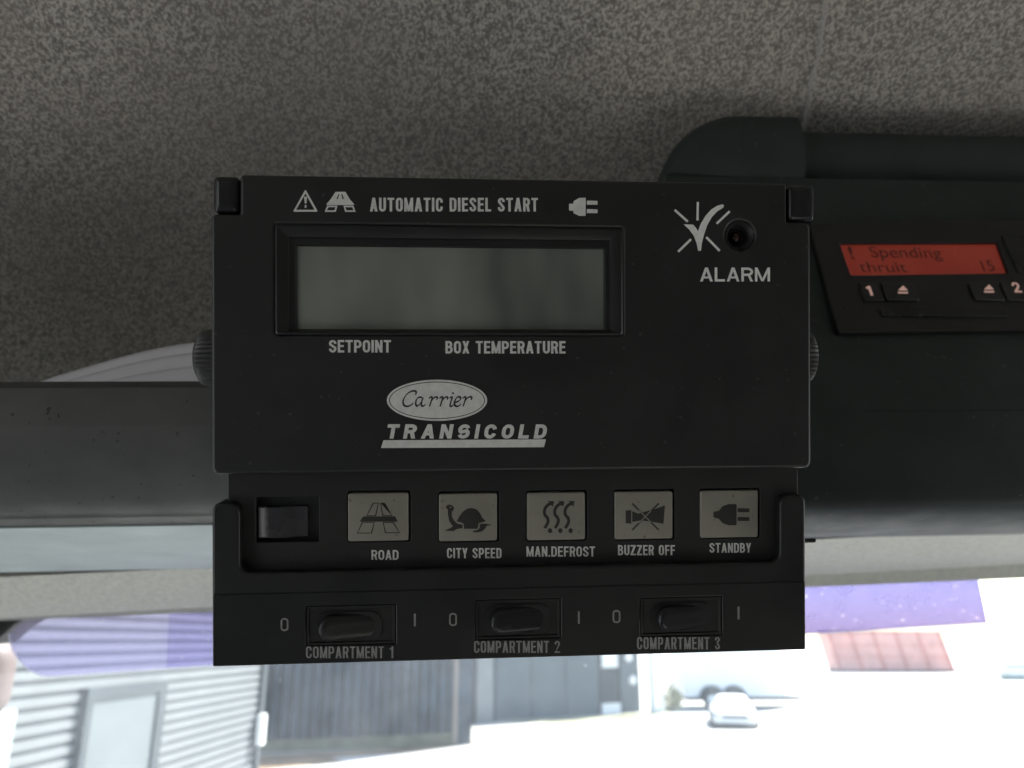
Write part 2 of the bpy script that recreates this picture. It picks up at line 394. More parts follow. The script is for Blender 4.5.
# little dark clip on the right housing underside
q = cabp(810, 541, .30)
me = bm_mesh(rrect_rings(-6, 1.7, -.7, .7, .65, [(.3, 0), (0, .4), (0, 1.5), (.5, 2)], 3), 'clip')
me.transform(Matrix.Translation(q) @ Matrix.Rotation(R(90), 4, 'X')); link('clip', me, M['rubber'], con)

# ------------------------------------------------------------------ blind housing along the top of the console (right)
bh = empty('blind_housing', 'dark rounded roller housing with a bulky end cap above the red display unit', 'housing', CAB)
def tube_prof(y0, y1, bf, depth, k=9, px=900):
    c0 = C(px, y1, bf); c1 = C(px, y0, bf - .006)
    pts = []
    for i in range(k + 1):
        t = i / k; bul = math.sin(math.pi * t) ** 0.6
        pts.append((c0[0] + (c1[0] - c0[0]) * t - depth * bul, c0[1] + (c1[1] - c0[1]) * t))
    pts += [(c1[0] + .03, c1[1] + .001), (c0[0] + .03, c0[1])]
    return pts
tp = tube_prof(134, 190, .352, .006)
xa = cabp(793, 150, .352).x
link('roller_cover', bm_mesh(prism(tp, xa, 1.1, True, 2), 'roller_cover', 30), M['console'], bh)
tq = tube_prof(116, 192, .345, .008, 12, 740)
xb = cabp(795, 150, .345).x; xc = cabp(660, 180, .345).x
bm = bmesh.new(); rows = []
N_ = 22; ctop = max(c for _, c in tq); cbot = min(c for _, c in tq)
for k in range(N_ + 1):
    t = k / N_; ang = t * math.pi / 2
    a = xb - (xb - xc) * (0.40 + 0.60 * math.sin(ang)) if k else xb
    f = math.cos(ang) if k else 1.0
    f = max(f, 0.02)
    rows.append([bm.verts.new((a, b + (0.012 * (1 - f) if b < .36 else 0), cbot + (c - cbot) * f)) for b, c in tq])
for r0, r1 in zip(rows, rows[1:]):
    for k in range(len(tq)): bm.faces.new((r0[k], r0[(k + 1) % len(tq)], r1[(k + 1) % len(tq)], r1[k]))
bm.faces.new(rows[0]); bm.faces.new(rows[-1][::-1])
link('end_cap', bm_mesh(bm, 'end_cap', 38), M['console'], bh)
# ledge under the roller
lp_ = [C(900, 190, .352), C(900, 214, .335), C(900, 221, .337), C(900, 222, .37), C(900, 190, .37)]
link('ledge', bm_mesh(prism([(b, c) for b, c in lp_], cabp(790, 200, .34).x - .03, 1.1), 'ledge', 25), M['console'], bh)

# ------------------------------------------------------------------ tachograph in the console
ta = empty('tachograph', 'black vehicle recorder with lit red display set in the console right of the control unit', 'tachograph', RF.matrix())
def poly(fr, pts, h=0): return [fr.uv(x, y, h) for x, y in pts]
def round_poly(pts, r, seg=4):
    out = []; n = len(pts)
    for i in range(n):
        p = Vector(pts[i]); a = Vector(pts[i - 1]) - p; b = Vector(pts[(i + 1) % n]) - p
        rr = min(r, a.length * .45, b.length * .45)
        p0 = p + a.normalized() * rr; p1 = p + b.normalized() * rr
        for k in range(seg + 1):
            t = k / seg; q = (1 - t) ** 2 * p0 + 2 * t * (1 - t) * p + t * t * p1; out.append((q.x, q.y))
    return out
H = 3.0
body = poly(RF, [(809, 223), (1230, 218), (1236, 327), (838, 332)], H)
scr = poly(RF, [(840, 243), (997, 242.5), (1008, 273), (851, 275)], H)
curve_plate('faceplate', [round_poly(body, 2), round_poly(scr, .8)[::-1]], -1, H, .5, M['housing'], ta)
bk = [(x, y) for x, y in poly(RF, [(815, 228), (1225, 224), (1228, 322), (842, 326)], H)]
d_ = curve_plate('display', [round_poly(poly(RF, [(838, 241), (1000, 240), (1011, 275), (848, 277)], 1.6), 1)], .6, 1.6, .05, M['red_lcd'], ta)
def fit_text(name, s, fr, x0, y0, x1, y1, h, m, parent, bold=0.0, spacing=1.0, shear=0, th=.05, word=1.0, builtin=False):
    me = text_mesh(s, bold, spacing, word, builtin)
    xs = [v.co.x for v in me.vertices]; ys = [v.co.y for v in me.vertices]
    if shear:
        for v in me.vertices: v.co.x += v.co.y * shear
        xs = [v.co.x for v in me.vertices]
    # baseline corners: left bottom, right bottom, left top (photo px) -> plane
    lb = Vector(fr.uv(x0, y1, h)); rb = Vector(fr.uv(x1, y1, h)); lt = Vector(fr.uv(x0, y0, h))
    W = (rb - lb).length; Hh = (lt - lb).length
    yb = min(ys); yt = max(ys)
    for v in me.vertices:
        u = (v.co.x - min(xs)) / (max(xs) - min(xs)); t = (v.co.y - yb) / (yt - yb)
        v.co = ((lb.x + u * W) * .001, (lb.y + t * Hh) * .001, (h + (th if v.co.z > 0 else 0)) * .001)
    return link(name, me, m, parent)

def glyph(ch, w, s):
    """capital letter drawn as flat strokes: list of outlines, cap height 1, width w, stroke s"""
    x0, x1, y0, y1 = s / 2, w - s / 2, s / 2, 1 - s / 2; sv = s * .88; y0, y1 = sv / 2, 1 - sv / 2; ym = .52
    def arc(cx, cy, rx, ry, a0, a1, n=7): return [(cx + rx * math.cos(R(a0 + (a1 - a0) * k / n)), cy + ry * math.sin(R(a0 + (a1 - a0) * k / n))) for k in range(n + 1)]
    def P(pts):
        pts = [p for i, p in enumerate(pts) if i == 0 or math.dist(p, pts[i - 1]) > 1e-5]
        n = len(pts); A_, B_ = [], []
        for i in range(n):
            p = Vector(pts[i]); a = (p - Vector(pts[i - 1])).normalized() if i else None; b = (Vector(pts[i + 1]) - p).normalized() if i < n - 1 else None
            a = a or b; b = b or a; t = (a + b).normalized(); nn = Vector((-t.y, t.x)); k = 1 / max(.55, nn.dot(Vector((-b.y, b.x))))
            hwx, hwy = s / 2 * k, sv / 2 * k
            A_.append((p.x + nn.x * hwx, p.y + nn.y * hwy)); B_.append((p.x - nn.x * hwx, p.y - nn.y * hwy))
        return A_ + B_[::-1]
    def Dg(xa, ya, xb, yb, k=1.06): h = s * k / 2; return [(xa - h, ya), (xa + h, ya), (xb + h, yb), (xb - h, yb)]
    def Q(a, b, c, d): return [(a, c), (b, c), (b, d), (a, d)]
    stem = Q(0, s, 0, 1); rx = min((x1 - x0) / 2, .32); ry = min(rx * 1.15, .3); cx = w / 2
    def bowl(ya, yb, xr=x1):
        q = min((yb - ya) / 2, rx * 1.1); qx = min(rx, xr - s)
        return P([(s, yb), (xr - qx, yb)] + arc(xr - qx, yb - q, qx, q, 90, 0, 6)[1:] + arc(xr - qx, ya + q, qx, q, 0, -90, 6) + [(s, ya)])
    if ch == 'A': return [Dg(s * .53, 0, cx, 1), Dg(w - s * .53, 0, cx, 1), Q(w * .24, w * .76, .22, .22 + sv * .85)]
    if ch == 'B': return [stem, bowl(ym, y1, x1 - .03), bowl(y0, ym, x1)]
    if ch == 'C' and s > .25: return [P(arc(x1 - rx, y1 - ry, rx, ry, 12, 90) + arc(x0 + rx, y1 - ry, rx, ry, 90, 180) + arc(x0 + rx, y0 + ry, rx, ry, 180, 270) + arc(x1 - rx, y0 + ry, rx, ry, 270, 348))]
    if ch == 'S' and s > .25: return [P(arc(x1 - rx, y1 - ry * .8, rx, ry * .8, 20, 90) + arc(x0 + rx, y1 - ry * .8, rx, ry * .8, 90, 230) + arc(x1 - rx, y0 + ry * .8, rx, ry * .8, 50, -90)+ arc(x0 + rx, y0 + ry * .8, rx, ry * .8, 270, 200))]
    if ch == 'C': return [P([(x1, .66)] + arc(x1 - rx, y1 - ry, rx, ry, 0, 90) + arc(x0 + rx, y1 - ry, rx, ry, 90, 180) + arc(x0 + rx, y0 + ry, rx, ry, 180, 270) + arc(x1 - rx, y0 + ry, rx, ry, 270, 360) + [(x1, .36)])]
    if ch == 'D': return [stem, bowl(y0, y1)]
    if ch == 'E': return [stem, Q(s, w, 0, sv), Q(s, w * .93, ym - sv / 2, ym + sv / 2), Q(s, w, 1 - sv, 1)]
    if ch == 'F': return [stem, Q(s, w * .92, ym - sv / 2 - .02, ym + sv / 2 - .02), Q(s, w, 1 - sv, 1)]
    if ch == 'H': return [stem, Q(w - s, w, 0, 1), Q(s, w - s, ym - sv / 2, ym + sv / 2)]
    if ch == 'I': return [stem]
    if ch == 'L': return [stem, Q(s, w, 0, sv)]
    if ch == 'M': return [Q(0, s * .95, 0, 1), Q(w - s * .95, w, 0, 1), Dg(s * .5, 1, cx, .02, .95), Dg(w - s * .5, 1, cx, .02, .95)]
    if ch == 'N': return [stem, Q(w - s, w, 0, 1), Dg(s * .5, 1, w - s * .5, 0, 1.05)]
    if ch in 'O0': return [P([(cx, y1)] + arc(x0 + rx, y1 - ry, rx, ry, 90, 180) + arc(x0 + rx, y0 + ry, rx, ry, 180, 270) + [(cx, y0)]), P([(cx, y0)] + arc(x1 - rx, y0 + ry, rx, ry, 270, 360) + arc(x1 - rx, y1 - ry, rx, ry, 0, 90) + [(cx, y1)])]
    if ch == 'P': return [stem, bowl(.44, y1)]
    if ch == 'R': return [stem, bowl(.48, y1), Dg(w - s * .55, 0, w * .62, .48)]
    if ch == 'S': return [P([(x1, .70)] + arc(x1 - rx, y1 - ry * .9, rx, ry * .9, 0, 90) + arc(x0 + rx, y1 - ry * .9, rx, ry * .9, 90, 200) + arc(x1 - rx, y0 + ry * .95, rx, ry * .95, 20, -90)+ arc(x0 + rx, y0 + ry * .9, rx, ry * .9, 270, 180) + [(x0, .31)])]
    if ch == 'T': return [Q(cx - s / 2, cx + s / 2, 0, 1 - sv), Q(0, w, 1 - sv, 1)]
    if ch == 'U': return [P([(x0, 1)] + arc(x0 + rx, y0 + ry, rx, ry, 180, 270) + arc(x1 - rx, y0 + ry, rx, ry, 270, 360) + [(x1, 1)])]
    if ch == 'X': return [Dg(s * .56, 0, w - s * .56, 1), Dg(w - s * .56, 0, s * .56, 1)]
    if ch == 'Y': return [Q(cx - s / 2, cx + s / 2, 0, .44), Dg(cx, .38, s * .54, 1), Dg(cx, .38, w - s * .54, 1)]
    if ch == 'Z': return [Q(0, w, 0, sv), Q(0, w, 1 - sv, 1), Dg(s * .7, sv, w - s * .7, 1 - sv, 1.25)]
    if ch == '.': return [Q(0, s, 0, sv)]
    if ch == '1': return [Q(w * .45, w * .45 + s, 0, 1), P([(w * .45, .84), (w * .10, .76)])]
    if ch == '2': return [P([(x0, .70)] + arc(x0 + rx, y1 - ry, rx, ry, 180, 90) + arc(x1 - rx, y1 - ry, rx, ry, 90, -20) + [(x0 + .03, y0 + .06), (x0 + .03, sv)]), Q(0, w, 0, sv)]
    if ch == '3': return [P([(x0, .74)] + arc(x0 + rx, y1 - ry * .85, rx, ry * .85, 180, 90) + arc(x1 - rx, y1 - ry * .85, rx, ry * .85, 90, -60) + [(w * .45, .53)]), P([(w * .45, .53)] + arc(x1 - rx, y0 + ry * .95, rx, ry * .95, 60, -90) + arc(x0 + rx, y0 + ry * .85, rx, ry * .85, 270, 180) + [(x0, .29)])]
    return [stem]
WF_ = {'I': 0, '.': 0, ' ': .55, 'M': 1.28, 'A': 1.08, 'L': .86, 'E': .88, 'F': .86, 'T': .98, '1': .8}
def print_text(name, txt, fr, x0, y0, x1, y1, h, m, parent, s=.17, gap=.105, shear=0, th=.03):
    lb = Vector(fr.uv(x0, y1, h)); rb = Vector(fr.uv(x1, y1, h)); lt = Vector(fr.uv(x0, y0, h))
    ex = (rb - lb).normalized(); W = (rb - lb).length; Hh = abs((lt - lb).y); total = W / Hh - shear
    nar = sum(1 for c in txt if c in 'I.'); k = sum(WF_.get(c, 1) for c in txt)
    w0 = (total - gap * (len(txt) - 1) - nar * s) / k
    bm = bmesh.new(); x = 0; lev = 0
    for ch in txt:
        w_ = s if ch in 'I.' else w0 * WF_.get(ch, 1)
        if ch != ' ':
            for o_ in glyph(ch, w_, s):
                z1 = h + th + .005 * (lev % 4); lev += 1
                pts = []
                for (gx, gy) in o_:
                    gx = x + gx + gy * shear; q = lb + ex * gx * Hh; pts.append((q.x * .001, (q.y + gy * Hh) * .001))
                a_ = sum(p[0] * q[1] - q[0] * p[1] for p, q in zip(pts, pts[1:] + pts[:1]))
                if a_ < 0: pts = pts[::-1]
                tv = [bm.verts.new((px, py, z1 * .001)) for px, py in pts]; bv = [bm.verts.new((px, py, h * .001)) for px, py in pts]
                n = len(pts)
                if n > 5:      # ribbons: quads across the two banks
                    for i in range(n // 2 - 1): bm.faces.new((tv[i], tv[i + 1], tv[n - 2 - i], tv[n - 1 - i]))
                else: bm.faces.new(tv)
                for i in range(n): bm.faces.new((bv[i], bv[(i + 1) % n], tv[(i + 1) % n], tv[i]))
        x += w_ + gap
    me = bpy.data.meshes.new(name); bm.to_mesh(me); bm.free(); return link(name, me, m, parent)

for s, a in (('Spending', (873, 247, 944, 261)), ('!', (851, 247, 855, 259)), ('thruit', (861, 262, 908, 272)), ('15', (984, 261, 996, 271))):
    fit_text('screen_text', s, RF, *a, 1.62, M['red_ink'], d_, bold=0.0, builtin=True)
def keycap(x0, y0, x1, y1, h0, h1, r, m, parent, name='button'):
    xl, xr, yb, yt = RF.rect(x0, y0, x1, y1, h1)
    return link(name, bm_mesh(rrect_rings(xl, xr, yb, yt, r, [(0, h0), (0, h1 - .4), (.35, h1)], 4), name), m, parent)
for (x0, x1) in ((862, 882), (884, 917), (972, 1002), (1004, 1034)):
    keycap(x0, 282, x1, 300, H, H + 1.2, 1.0, M['black'], ta)
def flat(name, loops, fr, h, m, parent, th=.05):
    return curve_plate(name, [[fr.uv(x, y, h) for x, y in lp] for lp in loops], h, h + th, 0, m, parent, sm=0)
print_text('symbol', '1', RF, 868, 286, 874, 295.5, H + 1.22, M['symbol'], ta, .24)
fit_text('symbol', '2', RF, 1015, 283, 1022.5, 292.5, H + 1.22, M['symbol'], ta, bold=.02)
for cx, cy in ((903, 290), (989, 289)):
    flat('symbol', [[(cx - 5, cy + .5), (cx, cy - 4.5), (cx + 5, cy + .5)]], RF, H + 1.22, M['symbol'], ta)
    flat('symbol', [[(cx - 5, cy + 1.8), (cx + 5, cy + 1.8), (cx + 5, cy + 3.6), (cx - 5, cy + 3.6)]], RF, H + 1.22, M['symbol'], ta)
keycap(881, 309, 1008, 316, H, H + 1.0, .8, M['gloss'], ta, 'card_drawer')
keycap(1010, 236, 1200, 274, H, H + .6, 1.0, M['gloss'], ta, 'printer_flap')
xl, yy = RF.uv(844, 308, H)
link('port', bm_mesh(rrect_rings(xl - .8, xl + .8, yy - .8, yy + .8, .8, [(0, H), (0, H + .1), (.1, H + .12)], 4), 'port'), M['dark_fill'], ta)

# ------------------------------------------------------------------ paper lying in the shelf (left)
M['paper'] = mat('white_paper', (0.82, 0.81, 0.88), 0.8, .04, 30)
def sheet(pc, b0_, label):
    bm = bmesh.new(); rows = []
    for k, (x, y) in enumerate([tuple(q) for q in catmull(pc, 5)]):
        top = cabp(x, y, b0_)
        rows.append([bm.verts.new((top.x - .004 * math.sin(j / 2), b0_ - .003 * j / 6 * 4 + .0012 * math.sin(j * 1.5 + k * .15), top.z - .035 * (j / 6) ** 1.2)) for j in range(7)])
    for r0, r1 in zip(rows, rows[1:]):
        for j in range(6): bm.faces.new((r0[j], r0[j + 1], r1[j + 1], r1[j]))
    o = cab_obj('paper_sheet', bm_mesh(bm, 'paper_sheet', 60), M['paper']); tag(o, label, 'paper', 'papers lying on the left console')
    md = o.modifiers.new('thick', 'SOLIDIFY'); md.thickness = .0004
sheet([(-80, 396), (20, 386), (60, 374.5), (110, 360), (150, 350.5), (185, 345), (215, 343), (250, 345), (280, 352)], .350, 'highest white paper sheet curling up behind the left console edge')
sheet([(-80, 400), (20, 392), (70, 379), (120, 366), (160, 358), (200, 353), (230, 352), (280, 360)], .343, 'white paper sheet just below the highest curled one at the left console')
sheet([(-80, 402), (50, 394), (100, 382), (150, 372), (200, 366), (230, 365), (280, 370)], .337, 'lowest white paper sheet, nearest the left console edge')

# ------------------------------------------------------------------ header above the windscreen
def loft2(pL, pR, xl=100, xr=920, a0=-1.14, a1=1.14):
    """strip whose cross-section is read at photo columns xl and xr, continued straight to both cab sides"""
    bm = bmesh.new(); rows = []; n = len(pL)
    ends = []
    for (yl, bl), (yr, br) in zip(pL, pR):
        p, q = cabp(xl, yl, bl), cabp(xr, yr, br); ends.append((p, (q - p) / (q.x - p.x)))
    for j in range(61):
        a = a0 + (a1 - a0) * j / 60; rows.append([bm.verts.new(p + d * (a - p.x)) for p, d in ends])
    for r0, r1 in zip(rows, rows[1:]):
        for k in range(n): bm.faces.new((r0[k], r0[(k + 1) % n], r1[(k + 1) % n], r1[k]))
    bm.faces.new(rows[0]); bm.faces.new(rows[-1][::-1]); return bm
hd = empty('windscreen_header', 'pale textured trim strip along the top of the windscreen', 'trim', CAB)
link('trim_strip', bm_mesh(loft2([(569.9, .538), (572.5, .535), (590, .556), (605, .580), (613, .605), (590, .68), (520, .68)],
                                 [(531, .47), (534.5, .463), (546, .50), (562, .56), (569.5, .605), (555, .68), (480, .68)]), 'trim_strip', 14), M['cream'], hd)
link('seal', bm_mesh(loft2([(612, .606), (616.5, .613), (616.5, .67), (600, .67)], [(569, .606), (582.5, .613), (580, .67), (565, .67)]), 'seal', 20), M['seal'], hd)
# black corner of the frame, bottom left of the header
pts = [(-60, 606), (22, 609), (32, 612), (30, 616), (14, 625), (4, 634), (-6, 642), (-60, 650)]
bm = bmesh.new(); f = bm.faces.new([bm.verts.new(cabp(x, y, .640)) for x, y in pts]); r_ = bmesh.ops.extrude_face_region(bm, geom=[f])
for v in r_['geom']:
    if isinstance(v, bmesh.types.BMVert): v.co.y += .03
link('corner_seal', bm_mesh(bm, 'corner_seal', 30), M['rubber'], hd)

# windscreen
WF = Frame(CAB.to_3x3() @ Vector((0, .632, .03)), RX, UZ * 1 - FY * .16)
bm = bmesh.new(); box_bm(bm, -1.15, 1.15, -.95, .045, -.0055, -.0005)
o = link('windscreen', bm_mesh(bm, 'windscreen', 0), M['glass']); o.matrix_world = WF.matrix()
tag(o, 'dusty glass windscreen in front of the yard', 'windscreen')
# tinted violet strip at the top of the glass
sv = empty('sun_strip', 'translucent violet tinted strip with rounded end along the top of the windscreen', 'sun strip', WF.matrix())
def wl_(pts): return [WF.uv(x, y, 1) for x, y in pts]
edge = [(9, 634), (10, 640), (13, 650), (20, 661), (30, 670), (42, 675.5), (52, 676)]
topl = [(22, 622), (40, 616), (110, 612)]
left = topl[::-1] + edge
c1 = wl_(left + [(167, 668)]); xt = WF.uv(167, 600, 1)
curve_plate('light_section', [c1 + [(c1[-1][0], WF.uv(167, 606, 1)[1])]], .5, 1.5, 0, M['violet'], sv, sm=0)
x0 = c1[-1][0]
r1 = wl_([(976, 570), (987, 623), (808, 633.5), (213, 665)]); xm = WF.uv(520, 640, 1)[0]; tm = (xm - r1[3][0]) / (r1[2][0] - r1[3][0])
ym_ = r1[3][1] + (r1[2][1] - r1[3][1]) * tm; yt_ = WF.uv(520, 590, 1)[1]
curve_plate('dense_section', [[(xm + .02, yt_), (xm + .02, ym_), r1[2], r1[1], r1[0]]], .5, 1.5, 0, M['violet_sky'], sv, sm=0)
curve_plate('dark_section', [[(x0 + .02, WF.uv(167, 606, 1)[1])] + [(x0 + .02, c1[-1][1])] + [r1[3], (xm, ym_), (xm, yt_)]], .5, 1.5, 0, M['violet_deep'], sv, sm=0)
# polished clear edge: slim tube round the lower rim
def tube(pts, rad, name, m, parent, seg=8):
    cu = bpy.data.curves.new('tmp', 'CURVE'); cu.dimensions = '3D'; s = cu.splines.new('POLY'); s.points.add(len(pts) - 1)
    for k, p in enumerate(pts): s.points[k].co = (*p, 1)
    cu.bevel_depth = rad; cu.bevel_resolution = 2; cu.use_fill_caps = True
    ob = bpy.data.objects.new('tmp', cu); COL.objects.link(ob)
    dg = bpy.context.evaluated_depsgraph_get(); me = bpy.data.meshes.new_from_object(ob.evaluated_get(dg))
    bpy.data.objects.remove(ob); bpy.data.curves.remove(cu); smooth(me, 60); return link(name, me, m, parent)
tube([(x * .001, y * .001, .001) for x, y in wl_(edge + [(167, 668.5), (213, 665.5), (808, 633.8), (986, 623.5)])], .0011, 'rim', M['clear_edge'], sv)

# ------------------------------------------------------------------ THE CONTROL UNIT
U = empty('control_unit', 'black refrigeration control box with grey screen, five pale keys and three switches', 'control unit', DEV.matrix())
D = DEV.uv
# front cover outline with stepped upper corners
o_ = DEV.rect(211, 179, 811, 470); XLc, XRc, YBc, YTc = o_; YBc -= .35
sl = D(240, 214); sr = D(787, 222)
out = [(XLc, YBc), (XRc, YBc), (XRc, sr[1]), (sr[0], sr[1]), (sr[0], YTc), (sl[0], YTc), (sl[0], sl[1]), (XLc, sl[1])]
rad = [2.2, 2.2, 1.8, .5, .8, 1.2, .5, 1.8]
def rpoly(pts, rads, seg=6):
    o2 = []; n = len(pts)
    for i in range(n):
        p = Vector(pts[i]); a = (Vector(pts[i - 1]) - p).normalized(); b = (Vector(pts[(i + 1) % n]) - p).normalized(); r = rads[i]
        c = p + (a + b) * r; 
        for k in range(seg + 1):
            t = k / seg * math.pi / 2; q = c - b * r * math.cos(t) - a * r * math.sin(t)   # from side a to side b
            o2.append((q.x, q.y))
    return o2
lr = DEV.rect(275, 226, 623, 335)
led = D(740, 235.5); 
def circ(c, r, n=28): return [(c[0] + r * math.cos(2 * math.pi * k / n), c[1] + r * math.sin(2 * math.pi * k / n)) for k in range(n)]
cover = curve_plate('front_cover', [rpoly(out, rad), rrect(lr[0], lr[1], lr[2], lr[3], .9)[::-1], circ(led, 4.6)[::-1]], -5.5, 0, .95, M['black'], U, 3)
# screen bezel: steps down from the cover to the glass
ir = DEV.rect(288, 238.5, 611, 331, -.9); gr = DEV.rect(298, 248, 603, 329, -2.6)
bm = bmesh.new(); rows = []
for (rc, z, r) in (((lr[0], lr[1], lr[2], lr[3]), -.75, .9), ((lr[0], lr[1], lr[2], lr[3]), -.25, .9), ((lr[0] + .5, lr[1] - .5, lr[2] + .5, lr[3] - .5), .15, .7), ((lr[0] + 1.1, lr[1] - 1.1, lr[2] + .7, lr[3] - 1.1), .1, .6),
                   (ir, -.9, .5), ((ir[0] + .3, ir[1] - .3, ir[2] + .3, ir[3] - .3), -1.6, .4), ((gr[0] - .6, gr[1] + .6, gr[2] - .6, gr[3] + .3), -1.7, .3), ((gr[0], gr[1], gr[2], gr[3]), -2.9, .2)):
    rows.append([bm.verts.new((x * .001, y * .001, z * .001)) for x, y in rrect(rc[0], rc[1], rc[2], rc[3], r)])
for a, b in zip(rows, rows[1:]):
    for k in range(len(a)): bm.faces.new((a[k], a[(k + 1) % len(a)], b[(k + 1) % len(a)], b[k]))
link('screen_bezel', bm_mesh(bm, 'screen_bezel', 20), M['housing'], cover)
link('screen', bm_mesh(rrect_rings(gr[0] - .5, gr[1] + .5, gr[2] - .5, gr[3] + .5, .3, [(0, -4.5), (0, -2.75), (.1, -2.65)]), 'screen'), M['lcd'], cover)
# lamp well
bm = bmesh.new(); rows = []
for r, z in ((4.55, -.5), (4.4, -.2), (3.5, -1.5), (3.2, -2.2), (3.1, -4.8)):
    rows.append([bm.verts.new((x * .001, y * .001, z * .001)) for x, y in circ(led, r)])
for a, b in zip(rows, rows[1:]):
    for k in range(len(a)): bm.faces.new((a[k], a[(k + 1) % len(a)], b[(k + 1) % len(a)], b[k]))
bm.faces.new(rows[-1])
link('lamp_well', bm_mesh(bm, 'lamp_well', 30), M['black'], cover)
bm = bmesh.new(); bmesh.ops.create_uvsphere(bm, u_segments=16, v_segments=10, radius=.0019)
for v in bm.verts: v.co += Vector((led[0] * .001, led[1] * .001, -.0042))
M['lens'] = mat('unlit_dark_lamp_lens', (.03, .012, .012), .15); link('lamp', bm_mesh(bm, 'lamp'), M['lens'], cover)

# printed marks on the cover
def mark(name, loops, h, m, parent, th=.04): return flat(name, loops, DEV, h, m, parent, th)
def stroke(pts, wd):
    """mitred ribbon outline of a polyline in photo px, width px or list"""
    n = len(pts); L_, R_ = [], []
    for i in range(n):
        p = Vector(pts[i]); d0 = (p - Vector(pts[i - 1])).normalized() if i else None; d1 = (Vector(pts[i + 1]) - p).normalized() if i < n - 1 else None
        if d0 is None: d0 = d1
        if d1 is None: d1 = d0
        t = (d0 + d1).normalized(); nn = Vector((-t.y, t.x)); k = 1 / max(.5, nn.dot(Vector((-d1.y, d1.x))))
        ww = (wd[i] if isinstance(wd, (list, tuple)) else wd) / 2 * k
        L_.append(tuple(p + nn * ww)); R_.append(tuple(p - nn * ww))
    return L_ + R_[::-1]
def Z(ox, oy, s): return lambda pts: [(ox + x / s, oy + y / s) for x, y in pts]
T = .02
print_text('lettering', 'AUTOMATIC DIESEL START', DEV, 370, 197.7, 538, 211.5, T, M['print'], cover, .18, .11)
print_text('lettering', 'ALARM', DEV, 700, 267.5, 770, 281.5, T, M['print_bright'], cover, .19, .13)
print_text('lettering', 'SETPOINT', DEV, 329, 340, 391, 352.5, T, M['print'], cover, .19, .10)
print_text('lettering', 'BOX TEMPERATURE', DEV, 445.5, 341, 565.5, 353.5, T, M['print'], cover, .19, .10)
z = Z(260, 180, 6.4)
tri_o = round_poly(z([(291, 60), (211, 203), (371, 203)]), 1.6); tri_i = round_poly(z([(291, 86), (231, 191), (349, 191)]), .6)
mark('warning_symbol', [tri_o, tri_i[::-1], z([(282, 107), (302, 107), (296, 150), (288, 150)])[::-1]], T, M['print'], cover)
flat('warning_symbol', [z([(282, 107), (302, 107), (297, 150), (287, 150)])], DEV, T, M['print'], cover)
flat('warning_symbol', [z([(286, 160), (298, 160), (298, 178), (286, 178)])], DEV, T, M['print'], cover)
mark('road_symbol', [z([(483, 76), (547, 76), (575, 124), (604, 156), (598, 160), (430, 160), (424, 156), (452, 124)]),
                     z([(503, 88), (509, 88), (499, 122), (489, 122)]), z([(519, 88), (526, 88), (538, 122), (527, 122)])], T, M['print'], cover)
for q_ in ([(430, 164), (496, 164), (485, 204), (414, 204)], [(534, 164), (598, 164), (612, 204), (545, 204)]):
    cx = sum(p[0] for p in q_) / 4; cy = sum(p[1] for p in q_) / 4
    mark('road_symbol', [z(q_), z([(cx + (x - cx) * .68, cy + (y - cy) * .5) for x, y in q_])[::-1]], T, M['print'], cover)
z = Z(510, 160, 3.2)
mark('plug_symbol', [round_poly(z([(242, 121), (242, 179), (222, 179), (203, 170), (203, 162), (189, 162), (189, 140), (203, 140), (203, 132), (222, 121)]), .8)], T, M['print'], cover)
for y0 in (130, 157): mark('plug_symbol', [z([(246, y0), (280, y0 + 1), (280, y0 + 13), (246, y0 + 13)])], T, M['print'], cover)
z = Z(640, 180, 5.69)
ck = [(248, 252), (302, 254), (318, 272), (330, 292), (345, 250), (372, 205), (405, 168), (440, 146), (470, 138), (478, 146), (473, 158), (440, 178), (408, 212), (382, 258), (364, 312), (352, 360), (347, 402), (331, 404), (322, 360), (306, 318), (282, 284)]
mark('tick_symbol', [z(ck)], T, M['print_bright'], cover)
for a, b in (((197, 170), (272, 237)), ((329, 125), (327, 230)), ((510, 178), (436, 248)), ((290, 337), (217, 408)), ((377, 325), (453, 403))):
    mark('tick_symbol', [z(stroke([a, b], 13))], T, M['print_bright'], cover)
# brand oval, script, block lettering and bar
def ell(cx, cy, rx, ry, n=56): return [(cx + rx * math.cos(2 * math.pi * k / n), cy + ry * math.sin(2 * math.pi * k / n)) for k in range(n)]
mark('oval_emblem', [ell(437, 400.3, 50.2, 20.6), ell(437, 400.3, 48.0, 18.7)[::-1]], T, M['print'], cover)
mark('oval_emblem', [ell(437, 400.3, 47.1, 17.9)], T, M['print'], cover)
def pen(path, wmin=.55, wmax=1.5, ang=50, n=7):
    """broad nib stroke: thick down strokes, hair thin joins"""
    c = catmull(path, n); ws = []
    for i in range(len(c)):
        a = Vector(c[min(i + 1, len(c) - 1)]) - Vector(c[max(i - 1, 0)]); th = math.atan2(-a.y, a.x)
        ws.append(wmin + (wmax - wmin) * abs(math.sin(th + R(180 - ang) + R(0)))) 
    return stroke(c, ws)
z = Z(370, 370, 5.12)
